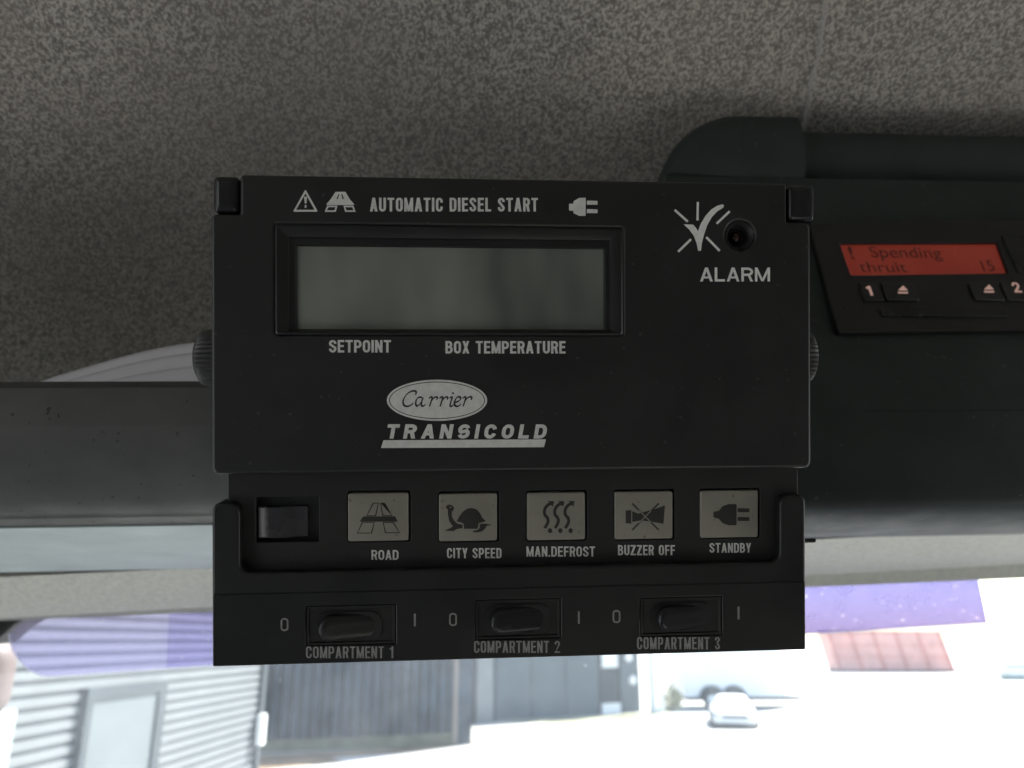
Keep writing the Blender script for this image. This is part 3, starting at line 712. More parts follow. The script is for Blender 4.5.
glyphs = [
    [(233, 128), (236, 112), (220, 107), (196, 118), (176, 142), (169, 165), (176, 182), (194, 186), (212, 178), (222, 168)],         # C
    [(266, 140), (250, 140), (238, 152), (234, 172), (240, 184), (252, 178), (264, 162)], [(272, 140), (264, 166), (264, 182), (274, 184), (284, 176)],   # a
    [(302, 146), (312, 138), (318, 143), (312, 164), (305, 187)], [(314, 160), (326, 144), (340, 138), (345, 144), (341, 152)],        # r
    [(356, 146), (366, 138), (372, 143), (366, 164), (359, 187)], [(368, 160), (380, 144), (393, 138), (398, 144), (394, 152)],        # r
    [(407, 146), (416, 138), (420, 144), (413, 166), (410, 182), (418, 186), (428, 178)],                                          # i
    [(434, 166), (452, 160), (464, 148), (460, 138), (448, 139), (437, 152), (432, 170), (438, 184), (452, 185), (466, 174)],           # e
    [(474, 146), (484, 138), (490, 143), (484, 164), (477, 187)], [(486, 160), (498, 144), (514, 137), (521, 143), (517, 154)]]        # r
for k, g_ in enumerate(glyphs):
    rib = [DEV.uv(x, y, T) for x, y in pen([z([p])[0] for p in g_], 1.0, 2.1)]; n_ = len(rib); hh_ = T + .075 + .004 * (k % 3)
    bm = bmesh.new(); tv = [bm.verts.new((x * .001, y * .001, hh_ * .001)) for x, y in rib]; bv = [bm.verts.new((x * .001, y * .001, T * .001)) for x, y in rib]
    for i in range(n_ // 2 - 1): bm.faces.new((tv[i], tv[i + 1], tv[n_ - 2 - i], tv[n_ - 1 - i]))
    for i in range(n_): bm.faces.new((bv[i], bv[(i + 1) % n_], tv[(i + 1) % n_], tv[i]))
    me = bpy.data.meshes.new('script_letter'); bm.to_mesh(me); bm.free(); link('script_letter', me, M['ink'], cover)
mark('script_letter', [ell(370 + 425 / 5.12, 370 + 119 / 5.12, 1.1, 1.1, 10)], T + .045, M['ink'], cover, .03)
print_text('lettering', 'TRANSICOLD', DEV, 385.5, 424.2, 548, 438.6, T, M['print'], cover, .27, .37, .18)
mark('bar', [[(383.5, 440.2), (546, 439.3), (544, 447.2), (381, 448)]], T, M['print'], cover)

# hinge arms, body behind, knobs, bracket
for k, (x0, y0, x1, y1) in enumerate(((212, 175, 238.5, 212.5), (788.5, 184, 817, 221))):
    xl, xr, yb, yt = DEV.rect(x0, y0, x1, y1)
    hw = link('hinge_arm', bm_mesh(rrect_rings(xl, xr, yb, yt, 1.6, [(0, -14), (0, -2.2), (.3, -1.2), (1.1, -.5), (2.2, -.15)]), 'hinge_arm', 40), M['gloss'], U)
    bm = bmesh.new(); cx = xl if k == 0 else xr
    yk = (yb + yt) / 2
bx = DEV.rect(219, 186, 803, 500)
link('rear_case', bm_mesh(rrect_rings(bx[0], bx[1], bx[2] - 40, bx[3], 2, [(0, -34), (0, -8), (.5, -7.5)]), 'rear_case', 40), M['black'], U)
def knob(cx, cy, s, r, wd, zc):
    bm = bmesh.new(); n = 72; prof = [(0, .70), (0.0, .985), (.12, 1.0), (.62, 1.0), (.82, .93), (1.0, .72), (1.0, 0.02)]
    rows = []
    for t, rr in prof:
        row = []
        for k in range(n):
            a = 2 * math.pi * k / n; ridge = (0.045 if k % 2 else -0.02) if rr > .9 else 0
            q = r * (rr + ridge); row.append(bm.verts.new(((cx + s * wd * t) * .001, (cy + q * math.cos(a)) * .001, (zc + q * math.sin(a)) * .001)))
        rows.append(row)
    for a, b in zip(rows, rows[1:]):
        for k in range(n): bm.faces.new((a[k], a[(k + 1) % n], b[(k + 1) % n], b[k]))
    bm.faces.new(rows[0]); bm.faces.new(rows[-1])
    return link('clamp_knob', bm_mesh(bm, 'clamp_knob', 25), M['knob'], U)
kl = D(203, 358, -9); kr = D(815, 357, -9)
knob(XLc + .9, kl[1], -1, 8.2, 7.4, -9.5); knob(XRc - .9, kr[1], 1, 8.2, 5.0, -9.5)
bm = bmesh.new()
box_bm(bm, (XLc + 1.2) * .001, (XRc - 1.2) * .001, (kl[1] - 6) * .001, (kl[1] + 6) * .001, -.0405, -.0342)
me = bm_mesh(bm, 'mounting_bracket', 0); link('mounting_bracket', me, M['knob'], U)
bm = bmesh.new(); box_bm(bm, -.012, .012, (YBc - 14) * .001, (YBc + 8) * .001, -.072, -.0342); link('mounting_foot', bm_mesh(bm, 'mounting_foot', 0), M['knob'], U)

# key panel
HP = -4.2
pp = DEV.rect(228, 462, 798, 590, HP)
keys = [(348, 493, 408.5, 541), (439, 493.5, 497, 541), (527, 492.5, 585, 540), (614.5, 491.5, 672.5, 539), (700, 490.5, 758, 537.5)]
krs = [DEV.rect(*k, HP) for k in keys]
pw = DEV.rect(256, 497, 319, 542, HP)
holes = [rrect(a - .2, b + .65, c - .25, d + .7, .9)[::-1] for a, b, c, d in krs] + [rrect(pw[0], pw[1], pw[2], pw[3], .4)[::-1]]
panel = curve_plate('key_panel', [rrect(pp[0], pp[1], pp[2], pp[3], .6)] + holes, HP - 3, HP, .3, M['panel'], U)
bm = bmesh.new(); box_bm(bm, pp[0] * .001 + .002, pp[1] * .001 - .002, pp[2] * .001 + .002, pp[3] * .001 - .002, (HP - 6.3) * .001, (HP - 5.2) * .001)
link('panel_backing', bm_mesh(bm, 'panel_backing', 0), M['dark_fill'], panel)
kobs = []
names = ['road', 'turtle', 'heat', 'horn', 'plug']
for (a, b, c, d) in krs:
    kobs.append(link('key', bm_mesh(rrect_rings(a, b, c, d, .7, [(0, HP - 5), (0, HP - .15), (.12, HP + .12), (.35, HP + .2)], 5), 'key', 50), M['key'], U))
TK = HP + .22; I = M['ink']
def kmark(k, loops, dz=0): return mark('symbol', loops, TK + dz, I, kobs[k], .03)
z = Z(340, 480, 4.655)
for outl in ([(153, 106), (181, 106), (168, 168), (122, 168)], [(187, 106), (207, 106), (243, 168), (197, 168)], [(102, 196), (162, 196), (149, 249), (78, 249)], [(199, 196), (251, 196), (280, 247), (209, 247)]):
    cx = sum(p[0] for p in outl) / 4; cy = sum(p[1] for p in outl) / 4
    inner = [(x + (4.5 if x < cx else -4.5), y + (3.6 if y < cy else -3.6)) for x, y in outl]
    kmark(0, [z(outl), z(inner)[::-1]])
kmark(0, [z([(108, 169.5), (257, 169.5), (269, 194), (92, 194)])])
kmark(1, [z([(543, 193), (555, 170), (572, 147), (592, 134), (614, 130), (636, 137), (652, 155), (664, 178), (679, 191), (660, 197), (646, 200), (640, 227), (578, 227), (575, 203), (560, 196)])])
kmark(1, [z([(494, 120), (508, 114), (522, 118), (531, 128), (528, 140), (520, 148), (521, 170), (530, 188), (546, 203), (570, 208), (570, 224), (545, 228), (528, 238), (488, 236), (500, 229), (518, 222), (524, 214), (508, 190), (502, 160), (502, 138), (494, 130)]),
          z([(511, 124), (517, 124), (517, 130), (511, 130)])[::-1]])
kmark(1, [z([(652, 205), (678, 203), (709, 210), (684, 213), (676, 226), (662, 239), (640, 244), (620, 243), (620, 237), (642, 232), (650, 222)])])
z = Z(510, 440, 3.2)
for s in (0, 33, 66):
    kmark(2, [z(stroke([tuple(q) for q in catmull([(136 + s, 202), (121 + s, 208), (111 + s, 222), (111 + s, 238), (120 + s, 250), (121 + s, 264), (111 + s, 282)], 4)], 9.5))])
    kmark(2, [z([(121 + s, 195), (141 + s, 196), (137 + s, 214)])], .008)
    kmark(2, [z(ell(128 + s, 290, 7, 8, 12))])
kmark(3, [z([(370, 226), (388, 224), (388, 268), (370, 266)])])
kmark(3, [z([(391, 228), (412, 236), (420, 232), (455, 224), (496, 209), (491, 268), (455, 262), (420, 257), (391, 262)])])
kmark(3, [z(stroke([(391, 203), (476, 288)], 5))], .036); kmark(3, [z(stroke([(476, 203), (391, 288)], 5))], .045)
hl = mark('symbol', [z(stroke([(412, 224), (452, 264)], 3.2))], TK + .085, M['key'], kobs[3], .02); mark('symbol', [z(stroke([(452, 226), (412, 266)], 3.2))], TK + .11, M['key'], kobs[3], .02)
kmark(4, [round_poly(z([(725, 205), (725, 273), (700, 273), (680, 266), (668, 252), (651, 248), (651, 229), (668, 227), (680, 212), (700, 205)]), 1)])
for y0 in (218, 246): kmark(4, [round_poly(z([(728, y0), (766, y0 + 1), (766, y0 + 13), (728, y0 + 13)]), .6)])
TP = HP + .02
for s, a in (('ROAD', (371.5, 550, 398.5, 559.8)), ('CITY SPEED', (447, 548, 501.5, 558.2)), ('MAN.DEFROST', (526.5, 546.4, 595, 556.6)), ('BUZZER OFF', (618, 545, 675, 555.2)), ('STANDBY', (709.5, 543, 751, 552.6))):
    print_text('lettering', s, DEV, *a, TP, M['print'], panel, .17, .11)
# power rocker, left of the keys
xl, xr, yb, yt = pw
bm = bmesh.new(); rows = []; n = 14
for k in range(n + 1):
    t = k / n; x = xl + .6 + (xr - xl - 4.2) * t
    zz = HP - 1.6 + 1.9 * math.sin(math.pi * min(1, t * 1.15 + .12)) ** .8 * (1 if t < .3 else 1 - (t - .3) * .7)
    rows.append([bm.verts.new((x * .001, y * .001, q * .001)) for y, q in ((yb + 1.2, HP - 5), (yb + 1.2, zz - .3), (yb + 1.5, zz), (yt - 3.2, zz), (yt - 2.9, zz - .3), (yt - 2.9, HP - 5))])
for r0, r1_ in zip(rows, rows[1:]):
    for k in range(6): bm.faces.new((r0[k], r0[(k + 1) % 6], r1_[(k + 1) % 6], r1_[k]))
bm.faces.new(rows[0]); bm.faces.new(rows[-1][::-1])
M['rocker_gloss'] = plastic('sheen_lightened_rocker', (0.034, 0.033, 0.037), 0.25, grain=None, spec=.7); link('power_rocker', bm_mesh(bm, 'power_rocker', 40), M['rocker_gloss'], U)  # base colour lightened to stand in for its highlights

# lower switch housing: U-shaped rim with arms either side of the key panel
Yb = (D(213, 666)[1] + D(806, 648.5)[1]) / 2 - .5; Ya = (D(225, 497)[1] + D(790, 494)[1]) / 2 - 1.1
xi0 = D(239.5, 540)[0]; xi1 = D(780.5, 540)[0]; yi = (D(245, 571)[1] + D(770, 563)[1]) / 2 - .3
XL2, XR2 = D(211.5, 580)[0], D(806.5, 580)[0]; Ymid = (D(220, 597.5)[1] + D(800, 583)[1]) / 2
outu = [(XL2, Ymid + .0), (XR2, Ymid), (XR2, Ya), (xi1, Ya), (xi1, yi), (xi0, yi), (xi0, Ya), (XL2, Ya)]
def rp2(pts, rads, seg=6):
    o2 = []; n = len(pts)
    for i in range(n):
        p = Vector(pts[i]); a = (Vector(pts[i - 1]) - p).normalized(); b = (Vector(pts[(i + 1) % n]) - p).normalized(); r = rads[i]
        p0 = p + a * r; c = p + (a + b) * r
        for k in range(seg + 1):
            t = k / seg * math.pi / 2; q = c - b * r * math.cos(t) - a * r * math.sin(t)
            o2.append((q.x, q.y))
    return o2
SH = curve_plate('switch_housing', [rp2(outu, [.3, .3, 2.4, 3.2, 3.0, 3.0, 3.2, 2.4])], -16, -.4, .8, M['housing'], U, 3)
# lower face with three switch openings
sw = [(306, 605, 396, 645), (475, 599, 561, 639), (640, 597, 722, 636)]
srs = [DEV.rect(*s, -.9) for s in sw]
fo = rrect(XL2 + .05, XR2 - .05, Yb, Ymid + .55, .5)
face = curve_plate('switch_face', [fo] + [rrect(a, b, c, d, .4)[::-1] for a, b, c, d in srs], -15.9, -.62, .35, M['housing'], SH)
rock = [(319, 614, 381, 640), (490, 607, 550, 633.5), (656, 605, 712, 630)]
for k, ((a, b, c, d), rk) in enumerate(zip(srs, rock)):
    sf = link('switch', bm_mesh(rrect_rings(a + .08, b - .08, c + .08, d - .08, .4, [(0, -6), (0, -1.1), (.25, -.85), (.7, -.85), (1.0, -1.3)], 4), 'switch', 25), M['panel'], U)
    x0, x1, y0, y1 = DEV.rect(*rk, -.6); cx, cy = (x0 + x1) / 2, (y0 + y1) / 2; hw, hh = (x1 - x0) / 2, (y1 - y0) / 2
    bm = bmesh.new(); rows = []
    for ins, zz in ((0, -2.2), (0, -.8), (.25, .2), (.9, .9), (1.8, 1.15), (2.8, 1.1)):
        row = []
        for x, y in rrect(-hw + ins, hw - ins, -hh + ins, hh - ins, max(hh - ins - .1, .3), 8):
            tilt = (-x / hw) * 2.0 if zz > -1 else 0
            dish = -.35 * (1 - min(1, abs(x) / hw)) if zz > .5 else 0
            row.append(bm.verts.new(((cx + x) * .001, (cy + y) * .001, (zz + tilt + dish - .3) * .001)))
        rows.append(row)
    for r0, r1_ in zip(rows, rows[1:]):
        for q in range(len(r0)): bm.faces.new((r0[q], r0[(q + 1) % len(r0)], r1_[(q + 1) % len(r0)], r1_[q]))
    bm.faces.new(rows[-1])
    curve_plate('rocker_shade_plate', [[(x, y) for x, y in rrect(x0 - 1.6, x1 + .3, y0 - .3, y1 + .6, 3.6, 8)]], -1.2, -.80, .04, M['dark_fill'], sf)  # flat dark plate: shade of a recess painted around the rocker
    link('rocker', bm_mesh(bm, 'rocker', 50), M['housing'] if k == 0 else M['gloss'], sf)
TS = -.60
for s, a in (('COMPARTMENT 1', (306, 646.3, 394, 658.2)), ('COMPARTMENT 2', (474, 640.8, 560, 652.8)), ('COMPARTMENT 3', (637, 637, 720, 649.3))):
    print_text('lettering', s, DEV, *a, TS, M['print_dim'], SH, .145, .11)
for (cx, cy) in ((284.5, 624.5), (453, 619.5), (616.5, 616.5)):
    mark('switch_mark', [[(cx + (x), cy + y) for x, y in rrect(-3.9, 3.9, -6.5, 6.5, 3.4)], [(cx + x, cy + y) for x, y in rrect(-2.3, 2.3, -4.9, 4.9, 1.9)][::-1]], TS, M['print_dim'], SH)
for (cx, cy) in ((414.8, 620), (578.8, 617.5), (738.5, 613)):
    mark('switch_mark', [[(cx - .95, cy - 6.3), (cx + .95, cy - 6.3), (cx + .95, cy + 6.3), (cx - .95, cy + 6.3)]], TS, M['print_dim'], SH)
# ------------------------------------------------------------------ OUTSIDE: yard seen through the windscreen
GZ = -2.5
def G(px, py):
    d = ray(px, py); return d * (GZ / d.z)
def ground_mat():
    m, n, l, p = new_mat('pale_concrete_yard'); v = coords(n, l)
    a = ramp(n, l, tex(n, l, v, .35, 6), [(.35, (.40, .39, .36)), (.65, (.52, .51, .48))])
    b = ramp(n, l, tex(n, l, coords(n, l, (.5, 2.2, 1)), .6, 5), [(.55, 0.0), (.72, .5)])
    l.new(mixc(n, l, b, a, (.34, .27, .18)), p.inputs['Base Color']); p.inputs['Roughness'].default_value = .85
    return m
bm = bmesh.new(); box = [(-900, -300), (900, -300), (900, 1500), (-900, 1500)]
bm.faces.new([bm.verts.new((x, y, GZ)) for x, y in box])
tag(link('ground', bm_mesh(bm, 'ground', 0), ground_mat()), kind='structure')

bm = bmesh.new(); bm.faces.new([bm.verts.new(G(x, y) + Vector((0, 0, .004))) for x, y in ((230, 757), (452, 745), (500, 736), (505, 740), (400, 753), (330, 758), (345, 762), (262, 770), (235, 772))])
M['dirt'] = mat('rusty_brown_dirt', (.26, .18, .11), .95, .35, 1.2); tag(link('path', bm_mesh(bm, 'path', 0), M['dirt']), kind='structure')  # strip of brown dirt along the wall foot, not a laid path
bm = bmesh.new(); bm.faces.new([bm.verts.new(G(x, y) + Vector((0, 0, .004))) for x, y in ((494, 721), (654, 712), (668, 712), (690, 722), (660, 735), (560, 724))])
M['verge'] = mat('dry_verge', (.33, .32, .22), .95, .35, 1.2); tag(link('verge', bm_mesh(bm, 'verge', 0), M['verge']), kind='structure')
M['clad_light'] = mat('pale_grey_sheet_cladding', (.175, .188, .195), .5, .06, 1.2)
M['clad_door'] = mat('pale_blue_grey_door', (.13, .150, .158), .5, .05, 1)
M['frame_grey'] = mat('mid_grey_frame', (.07, .08, .09), .7, spec=.2)
M['clad_slate'] = mat('slate_blue_sheet_cladding', (.042, .060, .080), .8, .45, .9, spec=.12)
M['panel_grey'] = mat('grey_wall_panels', (.105, .130, .145), .8, .12, .8, spec=.15)
M['white'] = mat('white_paint', (.78, .79, .79), .4, .04, 2)
M['tyre'] = mat('tyre_rubber', (.10, .11, .11), .8)
M['red'] = mat('haze_paled_red_paint', (.66, .34, .30), .6, .15, 1)  # windscreen haze mixed into the red as a paler tone
M['red_rib'] = mat('darker_red_ribs', (.56, .22, .19), .6, .15, 1)
M['moss'] = mat('yellowish_growth', (.40, .39, .26), .9, .3, 5)
M['glass_dark'] = mat('dark_window_glass', (.05, .06, .07), .1)

def wall_frame(P0, P1):
    """matrix: X along the wall from P0 to P1, Z up, Y away from the yard side"""
    X = (P1 - P0); X.z = 0; L = X.length; X.normalize(); Zv = Vector((0, 0, 1)); Y = Zv.cross(X)
    m = Matrix((X, Y, Zv)).transposed().to_4x4(); m.translation = P0; return m, L
def wall_uv(mw, px, py):
    n = mw.col[1].to_3d(); O = mw.translation; d = ray(px, py); q = d * (O.dot(n) / d.dot(n)); return mw.inverted() @ q
# building on the left, horizontal ribbed cladding
corner = Vector((0, 0, GZ)); d0 = ray(262, 664); kk = 15.2 / d0.y; corner.x = d0.x * kk; corner.y = 15.2
dirv = Vector((48 / F_PX, 1, 0)).normalized()
P0 = corner - dirv * 13; P0.z = GZ
mw, L = wall_frame(P0, corner)
bl = empty('clad_building', 'pale building with horizontal ribbed cladding at far left of the windscreen', 'building', mw)
pitch, hgt = .132, 5.2
prof = []
k = 0; zz = 0
while zz < hgt:
    prof += [(0, zz), (0, zz + pitch * .58), (.045, zz + pitch * .64), (.045, zz + pitch * .92)]; zz += pitch
prof += [(0, zz), (.3, zz), (.3, 0)]
bm = bmesh.new(); rows = []
for x in (0, L): rows.append([bm.verts.new((x, y, z_)) for y, z_ in prof])
for k in range(len(prof)): bm.faces.new((rows[0][k], rows[0][(k + 1) % len(prof)], rows[1][(k + 1) % len(prof)], rows[1][k]))
bm.faces.new(rows[0]); bm.faces.new(rows[1][::-1])
link('wall', bm_mesh(bm, 'wall', 0), M['clad_light'], bl)
bm = bmesh.new(); box_bm(bm, -6, L + .2, .31, 9, 0, 5.1); link('rear_block', bm_mesh(bm, 'rear_block', 0), M['clad_light'], bl)
bm = bmesh.new(); box_bm(bm, L - .02, L + .14, -.06, .305, 0, 5.3); link('corner_trim', bm_mesh(bm, 'corner_trim', 0), M['frame_grey'], bl)
a = wall_uv(mw, 88, 697); b = wall_uv(mw, 154, 694); top = (a.z + b.z) / 2
bm = bmesh.new(); box_bm(bm, a.x, b.x, -.05, -.002, .05, top); dr = link('door', bm_mesh(bm, 'door', 0), M['clad_door'], bl)
bm = bmesh.new(); f_ = .13
box_bm(bm, a.x - f_, a.x - .002, -.08, -.001, .0, top + f_); box_bm(bm, b.x + .002, b.x + f_ * 1.6, -.08, -.001, .0, top + f_); box_bm(bm, a.x - .001, b.x + .001, -.08, -.001, top + .002, top + f_)
link('door_frame', bm_mesh(bm, 'door_frame', 0), M['frame_grey'], dr)
a = wall_uv(mw, 256, 714); b = wall_uv(mw, 262, 742)
bm = bmesh.new(); box_bm(bm, L - .15, L + .04, -.16, -.062, b.z, a.z); link('meter_box', bm_mesh(bm, 'meter_box', 0), M['white'], bl)

def ribbed(name, P0, P1, h, pitch, dep, m, parent, x0=None, x1=None):
    bm = bmesh.new(); pts = []; x = 0; L = (P1 - P0).length
    while x < L - pitch:
        pts += [(x, 0), (x + pitch * .55, 0), (x + pitch * .65, dep), (x + pitch * .9, dep)]; x += pitch
    pts += [(x, 0), (L, 0), (L, .4), (0, .4)]
    r0 = [bm.verts.new((p, q, 0)) for p, q in pts]; r1 = [bm.verts.new((p, q, h)) for p, q in pts]
    for k in range(len(pts)): bm.faces.new((r0[k], r0[(k + 1) % len(pts)], r1[(k + 1) % len(pts)], r1[k]))
    bm.faces.new(r1); bm.faces.new(r0[::-1]); return link(name, bm_mesh(bm, name, 0), m, parent)
def flatg(p): p.z = GZ; return p
A, B = G(262, 753.5), G(452, 745.5)
A = A + (A - B).normalized() * 3
mw, L = wall_frame(A, B); sb = empty('slate_building', 'slate blue shed with vertical ribbed cladding behind the pale building corner', 'building', mw)
ribbed('wall', A, B, 4.6, .24, .13, M['clad_slate'], sb)
bm = bmesh.new(); box_bm(bm, L, L + .10, -.10, .4, 0, 4.7)
M['post'] = mat('brownish_post', (.20, .17, .15), .7, .1, 3); link('post', bm_mesh(bm, 'post', 0), M['post'], sb)
bm = bmesh.new(); box_bm(bm, L + .102, L + .50, .02, .5, 0, 4.7); link('plain_panel', bm_mesh(bm, 'plain_panel', 0), M['clad_slate'], sb)
bm = bmesh.new(); box_bm(bm, 0, L, -.012, -.002, .0, .28)
M['olive_foot'] = mat('pale_olive_foot', (.13, .135, .09), .8, .3, 3); link('wall_foot', bm_mesh(bm, 'wall_foot', 0), M['olive_foot'], sb)  # paler olive strip along the foot of the wall
bm = bmesh.new(); box_bm(bm, -3, L + .5, .52, 9, 0, 4.6); link('rear_block', bm_mesh(bm, 'rear_block', 0), M['clad_slate'], sb)
A2, B2 = G(494, 721), G(600, 714.5)
mw, L = wall_frame(A2, B2); gb = empty('grey_building', 'long grey panelled building with dark doorway seen under the middle switches', 'building', mw)
bm = bmesh.new(); seg = 3.4 * 1.0; x = 0; n = 4; sw_ = L / 3
for k in range(3): box_bm(bm, k * sw_ + .02, (k + 1) * sw_ - .02, 0, .4, 0, 4.8)
link('wall', bm_mesh(bm, 'wall', 0), M['panel_grey'], gb)
bm = bmesh.new(); box_bm(bm, 0, L, .06, .39, 0, 4.7); link('joint', bm_mesh(bm, 'joint', 0), M['white'], gb)
bm = bmesh.new(); box_bm(bm, -.95, -.35, -.5, .3, 0, 4.8); link('pilaster', bm_mesh(bm, 'pilaster', 0), M['clad_light'], gb)
bm = bmesh.new(); box_bm(bm, -.34, -.02, -.2, .3, 0, 4.8); link('downpipe_panel', bm_mesh(bm, 'downpipe_panel', 0), M['clad_slate'], gb)
bm = bmesh.new(); box_bm(bm, -3, L + 1.9, .5, 9, 0, 4.8); link('rear_block', bm_mesh(bm, 'rear_block', 0), M['panel_grey'], gb)
bm = bmesh.new(); box_bm(bm, L + .10, L + .98, .1, .48, 0, 3.6); dr = link('doorway', bm_mesh(bm, 'doorway', 0), M['frame_grey'], gb)
bm = bmesh.new(); box_bm(bm, L + .2, L + .92, .02, .095, 1.55, 2.35); link('door_panel', bm_mesh(bm, 'door_panel', 0), M['white'], dr)
bm = bmesh.new(); box_bm(bm, L + .15, L + .98, .02, .095, -.0, .35); link('kick_plate', bm_mesh(bm, 'kick_plate', 0), M['white'], dr)
bm = bmesh.new(); box_bm(bm, L + 1.0, L + 1.9, 0, .48, 0, 4.8); link('end_panel', bm_mesh(bm, 'end_panel', 0), M['panel_grey'], gb)
for (xx, zz_, r_) in ((L + 1.35, 1.9, .16), (L + 1.5, 1.1, .16)):
    bm = bmesh.new(); bmesh.ops.create_cone(bm, cap_ends=True, segments=16, radius1=r_, radius2=r_ * .9, depth=.1)
    for v in bm.verts: v.co = Vector((xx + v.co.x, -.07 + v.co.z, zz_ + v.co.y))
    link('wall_light', bm_mesh(bm, 'wall_light', 40), M['white'], gb)

# pale gate posts and shrubs right of the grey building
for (px, w_, h_) in ((654, .14, 3.4), (662, .10, 3.2)):
    p = G(px, 713); bm = bmesh.new(); bmesh.ops.create_cone(bm, cap_ends=True, segments=14, radius1=w_, radius2=w_ * .85, depth=h_)
    o = link('gate_post', bm_mesh(bm, 'gate_post', 40), M['white']); o.location = p + Vector((0, 0, h_ / 2))
    tag(o, 'thicker white post nearer the grey building' if px == 654 else 'slimmer white post nearer the trailer', 'post', 'white posts beside the grey building')
def shrub(px, py, rad, h, n, label):
    p = G(px, py); e = empty('shrub', label, 'shrub', Matrix.Translation(p))
    bm = bmesh.new()
    for k in range(n):
        a = random.random() * 6.283; rr = rad * random.random() ** .6; q = Vector((rr * math.cos(a), rr * math.sin(a) * .6, h * random.random() ** .8 * (1 - .5 * rr / rad)))
        s = random.uniform(.05, .11); t = Vector((random.gauss(0, 1), random.gauss(0, 1), random.gauss(0, 1))).normalized(); u = t.orthogonal().normalized()
        bm.faces.new([bm.verts.new(q + t * s), bm.verts.new(q + u * s * .5), bm.verts.new(q - t * s), bm.verts.new(q - u * s * .5)])
    me = bpy.data.meshes.new('foliage'); bm.to_mesh(me); bm.free(); link('foliage', me, M['moss'], e)
    bm = bmesh.new(); bmesh.ops.create_cone(bm, cap_ends=True, segments=8, radius1=.04, radius2=.02, depth=h * .7)
    for v in bm.verts: v.co.z += h * .35
    link('stem', bm_mesh(bm, 'stem', 60), M['post'], e)
shrub(673, 711, .4, 1.1, 350, 'yellowish green shrub between white posts and horse trailer')

def wheel(parent, x, y, z_, r, wd, name='wheel'):
    bm = bmesh.new(); prof = [(.55, -.5), (.95, -.5), (1, -.35), (1, .35), (.95, .5), (.55, .5)]
    n = 28; rows = []
    for rr, t in prof: rows.append([bm.verts.new((x + rr * r * math.cos(2 * math.pi * k / n), y + t * wd, z_ + rr * r * math.sin(2 * math.pi * k / n))) for k in range(n)])
    for a, b in zip(rows, rows[1:] + rows[:1]):
        for k in range(n): bm.faces.new((a[k], a[(k + 1) % n], b[(k + 1) % n], b[k]))
    t_ = link(name, bm_mesh(bm, name, 40), M['tyre'], parent)
    bm = bmesh.new(); rows = []
    for rr, t in ((.56, .45), (.56, -.3), (.48, -.42), (.2, -.36), (.12, -.46), (.02, -.46)): rows.append([bm.verts.new((x + rr * r * math.cos(2 * math.pi * k / n), y + t * wd, z_ + rr * r * math.sin(2 * math.pi * k / n))) for k in range(n)])
    for a, b in zip(rows, rows[1:]):
        for k in range(n): bm.faces.new((a[k], a[(k + 1) % n], b[(k + 1) % n], b[k]))
    bm.faces.new(rows[-1]); link('rim', bm_mesh(bm, 'rim', 40), M['white'], t_)
# twin axle box trailer
p = G(686, 709); mw = Matrix.Translation(p) @ Matrix.Rotation(R(4), 4, 'Z')
tr = empty('box_trailer', 'white twin axle box trailer parked beyond the right bottom corner of the unit', 'trailer', mw)
bm = bmesh.new(); prof = [(0, .42), (0, 2.3), (.15, 2.45), (3.6, 2.45), (3.9, 2.1), (3.9, .42)]
r0 = [bm.verts.new((x, 0, z_)) for x, z_ in prof]; r1 = [bm.verts.new((x, 1.9, z_)) for x, z_ in prof]
for k in range(6): bm.faces.new((r0[k], r0[(k + 1) % 6], r1[(k + 1) % 6], r1[k]))
bm.faces.new(r0[::-1]); bm.faces.new(r1); link('body', bm_mesh(bm, 'body', 0), M['white'], tr)
bm = bmesh.new(); box_bm(bm, .1, 4.6, .1, 1.8, .28, .415); link('chassis', bm_mesh(bm, 'chassis', 0), M['frame_grey'], tr)
for x in (1.02, 1.90):
    wheel(tr, x, -.02, .34, .34, .2)
    bm = bmesh.new(); n = 16; r0 = []; 
    for rr, y_ in ((.38, -.16), (.47, -.16), (.47, .02), (.38, .02)): r0.append([bm.verts.new((x + rr * math.cos(math.pi * k / n), y_, .36 + rr * math.sin(math.pi * k / n))) for k in range(n + 1)])
    for a, b in zip(r0, r0[1:] + r0[:1]):
        for k in range(n): bm.faces.new((a[k], a[k + 1], b[k + 1], b[k]))
    link('mudguard', bm_mesh(bm, 'mudguard', 40), M['frame_grey'], tr)
# low white car in front of the trailer
p = G(736, 729); mw = Matrix.Translation(p) @ Matrix.Rotation(R(-12), 4, 'Z') @ Matrix.Diagonal((.82, .82, .80, 1))
car = empty('parked_car', 'low white car facing the windscreen in front of the trailer', 'car', mw)
def loft_sections(secs):
    bm = bmesh.new(); rows = []
    for y, hwid, zs, zt in secs:
        rows.append([bm.verts.new((x * hwid, y, zs + (zt - zs) * t)) for x, t in ((-.9, 0), (-1, .25), (-1, .6), (-.86, .93), (-.5, 1), (.5, 1), (.86, .93), (1, .6), (1, .25), (.9, 0))])
    for a, b in zip(rows, rows[1:]):
        for k in range(10): bm.faces.new((a[k], a[(k + 1) % 10], b[(k + 1) % 10], b[k]))
    bm.faces.new(rows[0]); bm.faces.new(rows[-1][::-1]); return bm
link('body', bm_mesh(loft_sections([(0, .72, .2, .5), (.15, .80, .16, .60), (1.0, .84, .15, .68), (1.3, .84, .15, .70), (3.0, .84, .15, .72), (3.8, .78, .2, .66), (3.95, .7, .25, .55)]), 'body', 50), M['white'], car)
cab_ = link('cabin', bm_mesh(loft_sections([(1.25, .70, .66, .72), (1.75, .60, .68, 1.0), (2.1, .58, .7, 1.05), (2.8, .58, .7, 1.03), (3.5, .66, .66, .74)]), 'cabin', 50), M['white'], car)
